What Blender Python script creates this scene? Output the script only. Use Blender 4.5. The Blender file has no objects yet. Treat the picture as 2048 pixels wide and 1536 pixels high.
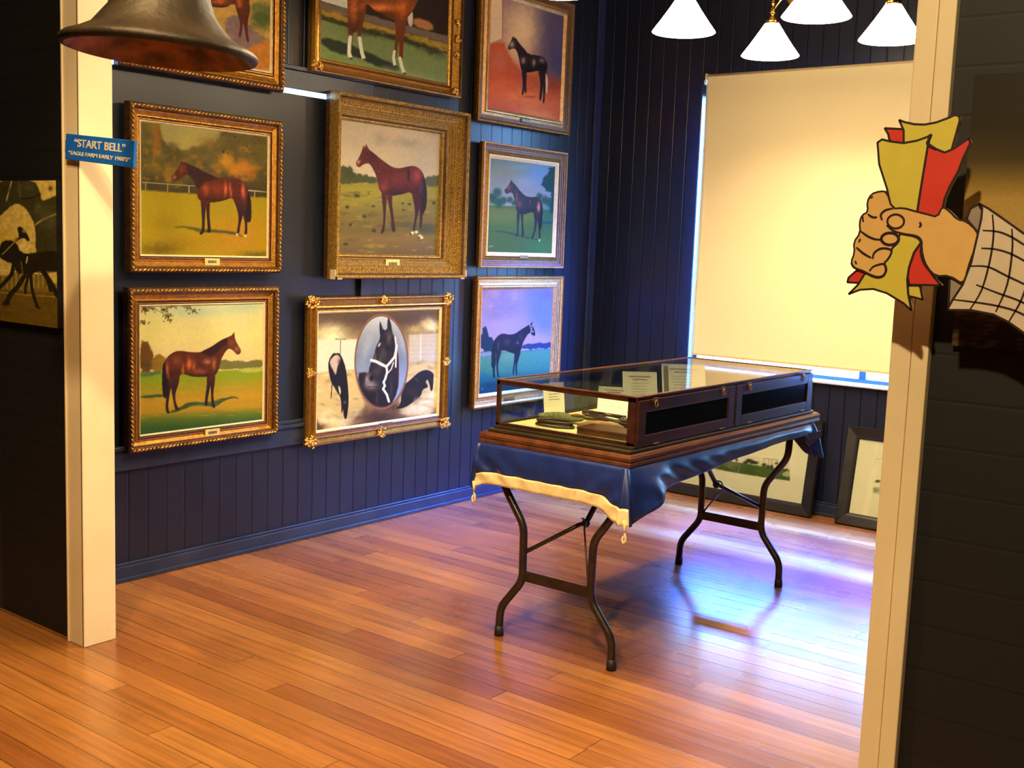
import bpy, bmesh, math, random
import numpy as np
from mathutils import Vector, Matrix, Euler
random.seed(7)
PI = math.pi
SC = bpy.context.scene
COL = SC.collection

# ------------------------------------------------------------------ camera
YAW, PITCH, ROLL, FPX = 0.66056859, -0.12364857, 0.03706789, 2263.09
CAM = Vector((0, 0, 1.48))
RM = Matrix.Rotation(YAW, 3, 'Z') @ Matrix.Rotation(PI/2 + PITCH, 3, 'X') @ Matrix.Rotation(ROLL, 3, 'Z')
cd = bpy.data.cameras.new('camera'); cam = bpy.data.objects.new('camera', cd); COL.objects.link(cam)
cam.location = CAM; cam.rotation_euler = RM.to_euler()
cd.sensor_width = 36; cd.lens = FPX/2048*36; cd.clip_start = 0.02
SC.camera = cam

# ------------------------------------------------------------------ view, sky
SC.view_settings.view_transform = 'Standard'; SC.view_settings.look = 'None'
SC.view_settings.gamma = 1; SC.view_settings.use_curve_mapping = False
SC.view_settings.exposure = 0.0
W = bpy.data.worlds.new('sky'); SC.world = W; W.use_nodes = True
bg = W.node_tree.nodes['Background']; bg.inputs[1].default_value = 5500.0
# daylight outside: blue sky; bright bands and a black top added to shape the floor light; dim ground below the horizon
_N = W.node_tree.nodes; _L = W.node_tree.links
_tc = _N.new('ShaderNodeTexCoord'); _sp = _N.new('ShaderNodeSeparateXYZ'); _rp = _N.new('ShaderNodeValToRGB')
_L.new(_tc.outputs['Generated'], _sp.inputs[0]); _mr = _N.new('ShaderNodeMapRange'); _mr.inputs[1].default_value = -1; _mr.inputs[2].default_value = 1
_L.new(_sp.outputs[2], _mr.inputs[0]); _L.new(_mr.outputs[0], _rp.inputs[0]); _L.new(_rp.outputs[0], bg.inputs[0])
_st = [(-1, .008, 2), (-.05, .02, 2), (.02, .075, 2), (.30, .06, 2), (.36, .22, 1), (.44, .22, 1), (.49, .2, 0), (.58, .4, 0), (.60, 2.2, 1), (.63, 2.2, 1), (.65, .5, 0), (.84, .9, 0), (.865, 3.2, 1), (.895, 3.2, 1), (.905, 0.0, 0), (1, 0.0, 0)]
for _i, (_z, _v, _w) in enumerate(_st):
    _e = _rp.color_ramp.elements[0] if _i == 0 else (_rp.color_ramp.elements[-1] if _i == len(_st)-1 else _rp.color_ramp.elements.new((_z+1)/2))
    _e.position = (_z+1)/2
for _e, (_z, _v, _w) in zip(_rp.color_ramp.elements, _st): _e.color = (*[c*_v/3.2 for c in ((.022, .085, 1.0), (.06, .19, 1.0), (.20, .45, 1.0))[_w]], 1)
SC.cycles.max_bounces = 8; SC.cycles.diffuse_bounces = 4; SC.cycles.glossy_bounces = 4
SC.cycles.transparent_max_bounces = 16; SC.cycles.sample_clamp_indirect = 6

def light(name, kind, loc, energy, color, size=0.05, aim=None, sy=None, portal=False, spot=None):
    d = bpy.data.lights.new(name, kind); d.energy = energy; d.color = color
    if kind == 'AREA':
        d.shape = 'RECTANGLE'; d.size = size; d.size_y = sy or size
        if portal: d.cycles.is_portal = True
    else: d.shadow_soft_size = size
    if spot: d.spot_size = spot; d.spot_blend = 0.5
    o = bpy.data.objects.new(name, d); COL.objects.link(o); o.location = loc
    if aim: o.rotation_euler = (Vector(aim) - Vector(loc)).to_track_quat('-Z', 'Y').to_euler()
    return o
WARM = (1.0, 0.76, 0.46)
LAMP_W = 38.0
# daylight comes in only through the window; the portal guides its sampling
light('window_portal', 'AREA', (-2.36, 6.066, 0.811), 1, (1, 1, 1), 2.08, (-2.36, 5, 0.811), 0.078, portal=True)
light('window_portal', 'AREA', (-3.376, 6.101, 1.64), 1, (1, 1, 1), 0.08, (-4.376, 5.151, 1.64), 1.66, portal=True)
# ceiling spots of the front room
light('ceiling_spot', 'SPOT', (-0.6, 0.4, 3.5), 520, (1, 0.74, 0.42), 0.06, (-3.6, 2.0, 0.6), spot=1.3)
light('ceiling_spot', 'SPOT', (-2.2, 0.9, 3.5), 260, (1, 0.66, 0.30), 0.06, (-2.6, 1.5, 0.0), spot=1.5)
light('ceiling_spot', 'SPOT', (-0.2, -1.2, 3.55), 560, (1, 0.74, 0.40), 0.06, (-0.6, 2.1, 1.3), spot=0.9)

# ------------------------------------------------------------------ materials
MATS = {}
def lin(c):
    return tuple((x/255/12.92 if x <= 10.3 else ((x/255+0.055)/1.055)**2.4) for x in c)
def mat(name, rgb, rough=0.5, metal=0.0, spec=0.5, noise=None, bump=None, emit=None, coat=0.0, nscale=(1,1,1)):
    """noise=(scale, amount, rgb2)  bump=(scale, strength)"""
    if name in MATS: return MATS[name]
    m = bpy.data.materials.new(name); m.use_nodes = True; nt = m.node_tree; N = nt.nodes; L = nt.links
    b = N['Principled BSDF']; c = (*lin(rgb), 1)
    b.inputs['Base Color'].default_value = c; b.inputs['Roughness'].default_value = rough
    b.inputs['Metallic'].default_value = metal; b.inputs['Specular IOR Level'].default_value = spec
    b.inputs['Coat Weight'].default_value = coat
    tc = N.new('ShaderNodeTexCoord'); mp = N.new('ShaderNodeMapping'); mp.inputs['Scale'].default_value = nscale
    L.new(tc.outputs['Object'], mp.inputs[0])
    n = N.new('ShaderNodeTexNoise'); n.inputs['Scale'].default_value = noise[0] if noise else 30; n.inputs['Detail'].default_value = 5
    L.new(mp.outputs[0], n.inputs[0])
    r = N.new('ShaderNodeValToRGB'); r.color_ramp.elements[0].position = 0.35; r.color_ramp.elements[1].position = 0.68
    c2 = (*lin(noise[2]), 1) if noise else (*[x*0.93 for x in c[:3]], 1)
    r.color_ramp.elements[0].color = c; r.color_ramp.elements[1].color = c2
    L.new(n.outputs[0], r.inputs[0]); L.new(r.outputs[0], b.inputs['Base Color'])
    if bump:
        n2 = N.new('ShaderNodeTexNoise'); n2.inputs['Scale'].default_value = bump[0]; n2.inputs['Detail'].default_value = 4
        L.new(mp.outputs[0], n2.inputs[0])
        bp = N.new('ShaderNodeBump'); bp.inputs['Strength'].default_value = bump[1]; bp.inputs['Distance'].default_value = 0.01
        L.new(n2.outputs[0], bp.inputs['Height']); L.new(bp.outputs[0], b.inputs['Normal'])
    if emit:
        b.inputs['Emission Color'].default_value = (*emit[0], 1); b.inputs['Emission Strength'].default_value = emit[1]
    MATS[name] = m; return m

def groove_mat(name, axis, pitch, rgb, rgb2, rough=0.38, gw=0.05, off=0.0, depth=0.5):
    """painted boards with a V groove every `pitch` metres along `axis`"""
    m = bpy.data.materials.new(name); m.use_nodes = True; nt = m.node_tree; N = nt.nodes; L = nt.links
    b = N['Principled BSDF']; b.inputs['Roughness'].default_value = rough
    tc = N.new('ShaderNodeTexCoord'); sp = N.new('ShaderNodeSeparateXYZ'); L.new(tc.outputs['Object'], sp.inputs[0])
    def M(op, a, bb=None):
        n = N.new('ShaderNodeMath'); n.operation = op
        for i, v in enumerate((a, bb)):
            if v is None: continue
            if isinstance(v, (int, float)): n.inputs[i].default_value = v
            else: L.new(v, n.inputs[i])
        return n.outputs[0]
    u = M('DIVIDE', M('ADD', sp.outputs[axis], 100*pitch + off), pitch)
    fr = M('FRACT', u); d = M('MINIMUM', fr, M('SUBTRACT', 1.0, fr))
    g = N.new('ShaderNodeMapRange'); g.inputs[1].default_value = gw*0.3; g.inputs[2].default_value = gw; g.inputs[3].default_value = 0; g.inputs[4].default_value = 1
    L.new(d, g.inputs[0])
    wn = N.new('ShaderNodeTexWhiteNoise'); wn.noise_dimensions = '1D'; L.new(M('FLOOR', u), wn.inputs['W'])
    ns = N.new('ShaderNodeTexNoise'); ns.inputs['Scale'].default_value = 6; L.new(tc.outputs['Object'], ns.inputs[0])
    f = M('MULTIPLY', M('ADD', wn.outputs[0], ns.outputs[0]), 0.5)
    mx = N.new('ShaderNodeMix'); mx.data_type = 'RGBA'; mx.inputs[6].default_value = (*lin(rgb), 1); mx.inputs[7].default_value = (*lin(rgb2), 1); L.new(f, mx.inputs[0])
    m2 = N.new('ShaderNodeMix'); m2.data_type = 'RGBA'; m2.inputs[6].default_value = (0.001, 0.001, 0.001, 1); L.new(g.outputs[0], m2.inputs[0]); L.new(mx.outputs[2], m2.inputs[7])
    L.new(m2.outputs[2], b.inputs['Base Color'])
    bp = N.new('ShaderNodeBump'); bp.inputs['Strength'].default_value = depth; bp.inputs['Distance'].default_value = 0.01
    L.new(g.outputs[0], bp.inputs['Height']); L.new(bp.outputs[0], b.inputs['Normal'])
    return m

def floor_mat():
    m = bpy.data.materials.new('floor_boards'); m.use_nodes = True; nt = m.node_tree; N = nt.nodes; L = nt.links
    b = N['Principled BSDF']
    tc = N.new('ShaderNodeTexCoord'); sp = N.new('ShaderNodeSeparateXYZ'); L.new(tc.outputs['Object'], sp.inputs[0])
    def M(op, a, bb=None, c=None):
        n = N.new('ShaderNodeMath'); n.operation = op
        for i, v in enumerate((a, bb, c)):
            if v is None: continue
            if isinstance(v, (int, float)): n.inputs[i].default_value = v
            else: L.new(v, n.inputs[i])
        return n.outputs[0]
    w = 0.09
    u = M('DIVIDE', M('ADD', sp.outputs[1], 9.014), w)
    iv = M('FLOOR', u); fr = M('FRACT', u); d = M('MINIMUM', fr, M('SUBTRACT', 1.0, fr))
    w1 = N.new('ShaderNodeTexWhiteNoise'); w1.noise_dimensions = '1D'; L.new(iv, w1.inputs['W'])
    xs = M('DIVIDE', M('ADD', sp.outputs[0], M('MULTIPLY', w1.outputs[0], 7.0)), 2.6)
    ix = M('FLOOR', xs); fx = M('FRACT', xs); dx = M('MINIMUM', fx, M('SUBTRACT', 1.0, fx))
    cv = N.new('ShaderNodeCombineXYZ'); L.new(iv, cv.inputs[0]); L.new(ix, cv.inputs[1])
    w2 = N.new('ShaderNodeTexWhiteNoise'); w2.noise_dimensions = '2D'; L.new(cv.outputs[0], w2.inputs['Vector'])
    # grain, stretched along the board and shifted per board
    co = N.new('ShaderNodeCombineXYZ')
    L.new(M('ADD', M('MULTIPLY', sp.outputs[0], 1.3), M('MULTIPLY', w2.outputs[0], 37.0)), co.inputs[0])
    L.new(M('MULTIPLY', sp.outputs[1], 28.0), co.inputs[1]); L.new(M('MULTIPLY', iv, 3.1), co.inputs[2])
    gr = N.new('ShaderNodeTexNoise'); gr.inputs['Scale'].default_value = 1.6; gr.inputs['Detail'].default_value = 8; gr.inputs['Roughness'].default_value = 0.65; L.new(co.outputs[0], gr.inputs[0])
    rp = N.new('ShaderNodeValToRGB'); e = rp.color_ramp.elements
    e[0].position = 0.0; e[0].color = (*lin((140, 83, 36)), 1); e[1].position = 1.0; e[1].color = (*lin((174, 115, 52)), 1)
    k = rp.color_ramp.elements.new(0.35); k.color = (*lin((152, 94, 41)), 1); k = rp.color_ramp.elements.new(0.7); k.color = (*lin((163, 104, 47)), 1)
    L.new(w2.outputs[0], rp.inputs[0])
    g2 = N.new('ShaderNodeMapRange'); g2.inputs[1].default_value = 0.35; g2.inputs[2].default_value = 0.7; g2.inputs[3].default_value = 0.72; g2.inputs[4].default_value = 1.15; L.new(gr.outputs[0], g2.inputs[0])
    # traffic wear: large soft stains
    st = N.new('ShaderNodeTexNoise'); st.inputs['Scale'].default_value = 1.5; st.inputs['Detail'].default_value = 4; L.new(tc.outputs['Object'], st.inputs[0])
    s2 = N.new('ShaderNodeMapRange'); s2.inputs[1].default_value = 0.35; s2.inputs[2].default_value = 0.65; s2.inputs[3].default_value = 0.8; s2.inputs[4].default_value = 1.1; L.new(st.outputs[0], s2.inputs[0])
    gp = N.new('ShaderNodeMapRange'); gp.inputs[1].default_value = 0.010; gp.inputs[2].default_value = 0.026; gp.inputs[3].default_value = 0.35; gp.inputs[4].default_value = 1; L.new(d, gp.inputs[0])
    gx = N.new('ShaderNodeMapRange'); gx.inputs[1].default_value = 0.0004; gx.inputs[2].default_value = 0.001; gx.inputs[3].default_value = 0.4; gx.inputs[4].default_value = 1; L.new(dx, gx.inputs[0])
    k = M('MULTIPLY', M('MULTIPLY', g2.outputs[0], s2.outputs[0]), M('MULTIPLY', gp.outputs[0], gx.outputs[0]))
    vm = N.new('ShaderNodeVectorMath'); vm.operation = 'SCALE'; L.new(rp.outputs[0], vm.inputs[0]); L.new(k, vm.inputs['Scale'])
    L.new(vm.outputs[0], b.inputs['Base Color'])
    rr = N.new('ShaderNodeMapRange'); rr.inputs[1].default_value = 0.3; rr.inputs[2].default_value = 0.7; rr.inputs[3].default_value = 0.20; rr.inputs[4].default_value = 0.32; L.new(st.outputs[0], rr.inputs[0])
    L.new(rr.outputs[0], b.inputs['Roughness']); b.inputs['Specular IOR Level'].default_value = 0.6
    bp = N.new('ShaderNodeBump'); bp.inputs['Strength'].default_value = 0.12; bp.inputs['Distance'].default_value = 0.004
    L.new(M('ADD', gp.outputs[0], M('MULTIPLY', gr.outputs[0], 0.35)), bp.inputs['Height']); L.new(bp.outputs[0], b.inputs['Normal'])
    return m

def art_mat(name, rough=0.32, spec=0.5, bump=0.0):
    if name in MATS: return MATS[name]
    m = bpy.data.materials.new(name); m.use_nodes = True; nt = m.node_tree; b = nt.nodes['Principled BSDF']
    a = nt.nodes.new('ShaderNodeVertexColor'); a.layer_name = 'paint'; nt.links.new(a.outputs[0], b.inputs['Base Color'])
    b.inputs['Roughness'].default_value = rough; b.inputs['Specular IOR Level'].default_value = spec
    if bump:
        n = nt.nodes.new('ShaderNodeTexNoise'); n.inputs['Scale'].default_value = 160
        tc = nt.nodes.new('ShaderNodeTexCoord'); nt.links.new(tc.outputs['Object'], n.inputs[0])
        bp = nt.nodes.new('ShaderNodeBump'); bp.inputs['Strength'].default_value = bump; bp.inputs['Distance'].default_value = 0.002
        nt.links.new(n.outputs[0], bp.inputs['Height']); nt.links.new(bp.outputs[0], b.inputs['Normal'])
    MATS[name] = m; return m

def glass_mat():
    m = bpy.data.materials.new('clear_glass'); m.use_nodes = True; nt = m.node_tree; N = nt.nodes; L = nt.links
    N.remove(N['Principled BSDF']); out = N['Material Output']
    t = N.new('ShaderNodeBsdfTransparent'); t.inputs[0].default_value = (0.90, 0.94, 0.91, 1)
    g = N.new('ShaderNodeBsdfGlossy'); g.inputs['Roughness'].default_value = 0.02
    ge = N.new('ShaderNodeNewGeometry'); dt = N.new('ShaderNodeVectorMath'); dt.operation = 'DOT_PRODUCT'
    L.new(ge.outputs['Normal'], dt.inputs[0]); L.new(ge.outputs['Incoming'], dt.inputs[1])
    def M(op, a, b):
        n = N.new('ShaderNodeMath'); n.operation = op
        for i, v in enumerate((a, b)):
            if isinstance(v, (int, float)): n.inputs[i].default_value = v
            else: L.new(v, n.inputs[i])
        return n.outputs[0]
    ab = M('ABSOLUTE', dt.outputs['Value'], 0); sch = M('ADD', M('MULTIPLY', M('POWER', M('SUBTRACT', 1.0, ab), 5.0), 0.92), 0.045)
    mx = N.new('ShaderNodeMixShader'); L.new(sch, mx.inputs[0]); L.new(t.outputs[0], mx.inputs[1]); L.new(g.outputs[0], mx.inputs[2])
    L.new(mx.outputs[0], out.inputs[0]); return m
def blind_mat():
    m = bpy.data.materials.new('blind_fabric'); m.use_nodes = True; nt = m.node_tree; N = nt.nodes; L = nt.links
    b = N['Principled BSDF']; out = N['Material Output']
    b.inputs['Base Color'].default_value = (*lin((250, 236, 188)), 1); b.inputs['Roughness'].default_value = 0.8
    t = N.new('ShaderNodeBsdfTranslucent'); t.inputs[0].default_value = (1.0, 0.60, 0.10, 1)
    mx = N.new('ShaderNodeMixShader'); mx.inputs[0].default_value = 0.004
    L.new(b.outputs[0], mx.inputs[1]); L.new(t.outputs[0], mx.inputs[2]); L.new(mx.outputs[0], out.inputs[0])
    tc = N.new('ShaderNodeTexCoord'); n = N.new('ShaderNodeTexNoise'); n.inputs['Scale'].default_value = 400; L.new(tc.outputs['Object'], n.inputs[0])
    bp = N.new('ShaderNodeBump'); bp.inputs['Strength'].default_value = 0.05; L.new(n.outputs[0], bp.inputs['Height']); L.new(bp.outputs[0], b.inputs['Normal'])
    return m

# ------------------------------------------------------------------ mesh helpers
def link(name, me, m, parent=None, smooth=False):
    o = bpy.data.objects.new(name, me); COL.objects.link(o)
    if m is not None:
        for x in (m if isinstance(m, (list, tuple)) else [m]): me.materials.append(x)
    if parent is not None: o.parent = parent; o.matrix_parent_inverse = Matrix.Identity(4)
    if smooth:
        me.polygons.foreach_set('use_smooth', [True]*len(me.polygons))
    return o
class MB:
    """collects shapes, then links them as one mesh object"""
    def __init__(s): s.v = []; s.f = []; s.mi = []
    def add(s, v, f, mi=0):
        k = len(s.v); s.v += [tuple(x) for x in v]; s.f += [tuple(i+k for i in q) for q in f]; s.mi += [mi]*len(f); return s
    def box(s, x0, x1, y0, y1, z0, z1, mi=0, M=None):
        v = [(x, y, z) for z in (z0, z1) for x, y in ((x0, y0), (x1, y0), (x1, y1), (x0, y1))]
        if M: v = [M @ Vector(p) for p in v]
        return s.add(v, [(3,2,1,0), (4,5,6,7), (0,1,5,4), (1,2,6,5), (2,3,7,6), (3,0,4,7)], mi)
    def tube(s, pts, r, n=10, mi=0, closed=False, cap=True):
        P = [Vector(p) for p in pts]; K = len(P); rr = r if isinstance(r, (list, tuple)) else [r]*K
        rings = []; up = None
        for i in range(K):
            a = P[(i-1) % K] if (closed or i > 0) else P[i]; b = P[(i+1) % K] if (closed or i < K-1) else P[i]
            t = (b - a).normalized()
            if up is None:
                up = Vector((0, 0, 1)) if abs(t.z) < 0.9 else Vector((1, 0, 0))
            x = up.cross(t); 
            if x.length < 1e-4: x = Vector((0, 1, 0)).cross(t)
            x.normalize(); y = t.cross(x).normalized(); up = y if abs(y.dot(up)) > 0.05 else up
            rings.append([P[i] + (x*math.cos(2*PI*j/n) + y*math.sin(2*PI*j/n))*rr[i] for j in range(n)])
        v = [p for q in rings for p in q]; f = []
        for i in range(K if closed else K-1):
            a = i*n; b = ((i+1) % K)*n
            for j in range(n): f.append((a+j, a+(j+1) % n, b+(j+1) % n, b+j))
        if not closed and cap: f += [tuple(range(n-1, -1, -1)), tuple(range((K-1)*n, K*n))]
        return s.add(v, f, mi)
    def lathe(s, prof, c=(0,0,0), n=32, mi=0):
        v = []; f = []
        for r, z in prof:
            for j in range(n): v.append((c[0]+r*math.cos(2*PI*j/n), c[1]+r*math.sin(2*PI*j/n), c[2]+z))
        for i in range(len(prof)-1):
            for j in range(n): f.append((i*n+j, i*n+(j+1) % n, (i+1)*n+(j+1) % n, (i+1)*n+j))
        return s.add(v, f, mi)
    def ball(s, c, r, n=8, m=5, mi=0):
        rx, ry, rz = r if isinstance(r, (tuple, list)) else (r, r, r)
        v = [(c[0], c[1], c[2]-rz)]
        for i in range(1, m):
            a = -PI/2 + PI*i/m
            for j in range(n): v.append((c[0]+rx*math.cos(a)*math.cos(2*PI*j/n), c[1]+ry*math.cos(a)*math.sin(2*PI*j/n), c[2]+rz*math.sin(a)))
        v.append((c[0], c[1], c[2]+rz)); f = []
        for j in range(n): f.append((0, 1+(j+1) % n, 1+j))
        for i in range(m-2):
            for j in range(n): f.append((1+i*n+j, 1+i*n+(j+1) % n, 1+(i+1)*n+(j+1) % n, 1+(i+1)*n+j))
        t = len(v)-1; k = 1+(m-2)*n
        for j in range(n): f.append((k+j, k+(j+1) % n, t))
        return s.add(v, f, mi)
    def build(s, name, m, parent=None, smooth=False, bevel=0.0):
        me = bpy.data.meshes.new(name); me.from_pydata(s.v, [], s.f); me.validate(); me.update()
        o = link(name, me, m, parent, smooth)
        if isinstance(m, (list, tuple)): me.polygons.foreach_set('material_index', s.mi)
        bm = bmesh.new(); bm.from_mesh(me); bmesh.ops.recalc_face_normals(bm, faces=bm.faces); bm.to_mesh(me); bm.free()
        if bevel:
            b = o.modifiers.new('bevel', 'BEVEL'); b.width = bevel; b.segments = 2; b.limit_method = 'ANGLE'
        return o
def thing(name, label, cat, loc=(0,0,0), rot=(0,0,0), group=None):
    o = bpy.data.objects.new(name, None); COL.objects.link(o); o.empty_display_size = 0.1
    o.location = loc; o.rotation_euler = rot; o['label'] = label; o['category'] = cat
    if group: o['group'] = group
    return o
def tag(o, label, cat, group=None):
    o['label'] = label; o['category'] = cat
    if group: o['group'] = group
    return o
def struct(o): o['kind'] = 'structure'; return o
def prism(outline, d, axis='Y', back=None):
    """extrude an outline given in (a,b) by thickness d along an axis -> MB"""
    m = MB(); n = len(outline)
    def P(a, b, t): return (a, t, b) if axis == 'Y' else ((t, a, b) if axis == 'X' else (a, b, t))
    v = [P(a, b, 0) for a, b in outline] + [P(a, b, d) for a, b in outline]
    f = [tuple(range(n)), tuple(range(2*n-1, n-1, -1))] + [(i, (i+1) % n, n+(i+1) % n, n+i) for i in range(n)]
    return m.add(v, f)

# pixel of the photograph (2048x1536) <-> points on real planes of the room, used to trace artwork
def proj(P):
    R = np.array(RM); v = (np.asarray(P) - np.array(CAM)) @ R
    return 1024 + FPX*v[:, 0]/-v[:, 2], 768 - FPX*v[:, 1]/-v[:, 2]
def ray(x, y): return RM @ Vector(((x-1024)/FPX, -(y-768)/FPX, -1))
def at_y(x, y, Y): d = ray(x, y); return CAM + d*(Y/d.y)
def at_z(x, y, z): d = ray(x, y); return CAM + d*((z-CAM.z)/d.z)

# ------------------------------------------------------------------ materials used
NAVY = groove_mat('painted_boards_vertical_y', 1, 0.0935, (20, 24, 38), (26, 30, 45), 0.36, 0.045, 0.0)
NAVYX = groove_mat('painted_boards_vertical_x', 0, 0.092, (15, 22, 42), (21, 29, 52), 0.36, 0.045, 0.0)
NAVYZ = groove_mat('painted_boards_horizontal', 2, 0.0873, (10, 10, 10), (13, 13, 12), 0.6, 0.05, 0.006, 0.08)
NAVYP = mat('navy_paint', (20, 25, 36), 0.34, noise=(3, 1, (26, 31, 43)), bump=(40, 0.03))
NAVYT = mat('navy_gloss_trim', (32, 40, 60), 0.30, noise=(8, 1, (42, 52, 74)), bump=(60, 0.06))
CREAM = mat('cream_gloss_paint', (236, 218, 178), 0.42, noise=(5, 1, (228, 208, 166)), bump=(50, 0.04))
CEIL = mat('ceiling_paint', (180, 170, 150), 0.8)
GLASS = glass_mat()

# ------------------------------------------------------------------ the setting
XL, YB, YP, ZC = -4.135, 6.13, 2.159, 3.65
struct(MB().box(-6, 3, -3, 6.5, -0.05, 0).build('floor', floor_mat()))
struct(MB().box(-6, 3, -3, 6.5, ZC, ZC+0.08).build('ceiling', CEIL))
# left wall of the gallery with the boarded window hole (Y 2.45..4.03, Z .573..2.14)
HY0, HY1, HZ0, HZ1 = 2.45, 4.03, 0.573, 2.150
b = MB()
b.box(XL-0.12, XL, YP, HY0, 0, ZC); b.box(XL-0.12, XL, HY1, YB+0.12, 0, ZC)
b.box(XL-0.12, XL, HY0, HY1, 0, HZ0-0.02); b.box(XL-0.12, XL, HY0, HY1, HZ1, ZC)
struct(b.build('wall_left', NAVY))
# smooth board closing that window, a hairline of daylight left along its head and at its foot
b = MB(); b.box(XL-0.022, XL-0.004, HY0-0.0, HY1, HZ0+0.004, HZ1-0.019)
struct(b.build('window_2', NAVYP))
b = MB(); b.box(XL-0.001, XL+0.02, HY0-0.1, HY1+0.03, 0.478, 0.570); b.box(XL-0.001, XL+0.034, HY0-0.1, HY1+0.045, 0.565, 0.582)
b.box(XL-0.001, XL+0.018, 2.80, HY1+0.03, 0.582, 0.60)
struct(b.build('trim_3', NAVYT, bevel=0.003))
b = MB(); b.box(XL-0.001, XL+0.022, HY0-0.1, HY1+0.06, HZ1, HZ1+0.085); b.box(XL-0.001, XL+0.034, HY0-0.1, HY1+0.07, HZ1+0.085, HZ1+0.105)
struct(b.build('trim_4', NAVYT, bevel=0.003))
b = MB(); b.box(XL-0.001, XL+0.018, HY1-0.0, HY1+0.075, 0.60, HZ1)
struct(b.build('trim_5', NAVYP, bevel=0.003))
struct(MB().box(XL-0.001, XL+0.016, YB-0.075, YB-0.0005, 0.0, ZC-0.001).build('trim_6', NAVYT, bevel=0.006))
# back wall with the window
WX0, WX1, WZ0, WZ1 = -3.402, -1.25, 0.772, 2.46
b = MB()
b.box(XL, WX0, YB, YB+0.14, 0, ZC); b.box(WX1, 3, YB, YB+0.14, 0, ZC)
b.box(WX0, WX1, YB, YB+0.14, 0, WZ0-0.014); b.box(WX0, WX1, YB, YB+0.14, WZ1, ZC)
struct(b.build('wall_back', NAVYX))
w = bpy.data.objects.new('window_1', None); COL.objects.link(w); struct(w)
b = MB(); b.box(WX0-0.012, WX1, YB-0.040, YB+0.135, WZ0-0.014, WZ0)
b.build('window_sill', mat('white_sill', (214, 222, 236), 0.35), w, bevel=0.004)
b = MB()
for x0, x1 in ((WX0, WX0+0.018), (WX1-0.03, WX1)): b.box(x0, x1, YB+0.075, YB+0.115, WZ0, WZ1)
b.box(WX0, WX1, YB+0.075, YB+0.115, WZ1-0.06, WZ1); b.box(WX0, WX1, YB+0.07, YB+0.12, WZ0, WZ0+0.022)
b.box(-2.35, -2.31, YB+0.075, YB+0.115, WZ0, WZ1)
b.build('window_frame', NAVYT, w)
MB().box(WX0+0.01, WX1-0.01, YB+0.093, YB+0.097, WZ0+0.01, WZ1-0.01).build('pane', GLASS, w)
# partition between the rooms
OX0, OX1 = -3.541, -0.755
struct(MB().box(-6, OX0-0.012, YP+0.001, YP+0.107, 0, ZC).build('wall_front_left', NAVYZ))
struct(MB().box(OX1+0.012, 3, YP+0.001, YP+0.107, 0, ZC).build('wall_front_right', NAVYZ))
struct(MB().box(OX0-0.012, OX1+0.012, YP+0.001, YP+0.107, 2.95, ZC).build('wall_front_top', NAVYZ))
b = MB(); b.box(-3.643, OX0-0.002, YP-0.018, YP, 0, 3.0)
b.box(-3.643, -3.633, YP-0.023, YP-0.018, 0, 3.0)
struct(b.build('trim_1', CREAM, bevel=0.003))
struct(MB().box(OX0-0.012, OX0, YP-0.018, YP+0.109, 0, 2.95).build('door_1', CREAM, bevel=0.003))
b = MB(); b.box(OX1+0.002, -0.715, YP-0.016, YP, 0, 3.0); b.box(-0.7125, -0.681, YP-0.021, YP, 0, 3.0); b.box(OX1+0.001, OX1+0.006, YP-0.0155, YP, 0, 3.0)
struct(b.build('trim_2', CREAM, bevel=0.002))
struct(MB().box(OX1, OX1+0.012, YP-0.014, YP+0.109, 0, 2.95).build('door_2', CREAM, bevel=0.003))
# unseen walls that close the rooms
struct(MB().box(3, 3.1, -3, 6.5, 0, ZC).build('wall_right', NAVYP))
struct(MB().box(-6.1, -6, -3, YP, 0, ZC).build('wall_far_left', NAVYP))
struct(MB().box(-6, 3, -3.1, -3, 0, ZC).build('wall_front', NAVYP))
# skirting boards
def skirt(name, pts, x0, x1, y0, y1):
    b = MB(); dx = (x1-x0); dy = (y1-y0)
    if name == 'baseboard_left':
        b.box(x0, x0+0.020, y0, y1, 0, 0.066); b.box(x0, x0+0.012, y0, y1, 0.066, 0.078); b.box(x0+0.020, x0+0.034, y0, y1, 0, 0.020)
    else:
        b.box(x0, x1, y1-0.020, y1, 0, 0.066); b.box(x0, x1, y1-0.012, y1, 0.066, 0.078); b.box(x0, x1, y1-0.034, y1-0.020, 0, 0.020)
    struct(b.build(name, NAVYT, bevel=0.004))
skirt('baseboard_left', None, XL+0.001, XL+0.02, YP+0.108, YB-0.076)
skirt('baseboard_back', None, XL+0.04, 2.9, YB-0.02, YB-0.001)
# ------------------------------------------------------------------ painting by numbers: colours per vertex of a fine canvas grid
def vnoise(a, b, s, seed):
    rs = np.random.RandomState(seed); T = rs.rand(64, 64)
    x = a/s; y = b/s; xi = np.floor(x).astype(int); yi = np.floor(y).astype(int); fx = x-xi; fy = y-yi
    fx = fx*fx*(3-2*fx); fy = fy*fy*(3-2*fy)
    g = lambda i, j: T[(xi+i) % 64, (yi+j) % 64]
    return (g(0,0)*(1-fx)+g(1,0)*fx)*(1-fy)+(g(0,1)*(1-fx)+g(1,1)*fx)*fy
def fbm(a, b, s, seed): return (vnoise(a,b,s,seed)+0.5*vnoise(a,b,s/2,seed+1)+0.25*vnoise(a,b,s/4,seed+2))/1.75
def chaikin(P, n=1):
    for _ in range(n):
        Q = []
        for i in range(len(P)):
            p = np.array(P[i], float); q = np.array(P[(i+1) % len(P)], float); Q += [p*.75+q*.25, p*.25+q*.75]
        P = Q
    return np.array(P, float)
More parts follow.
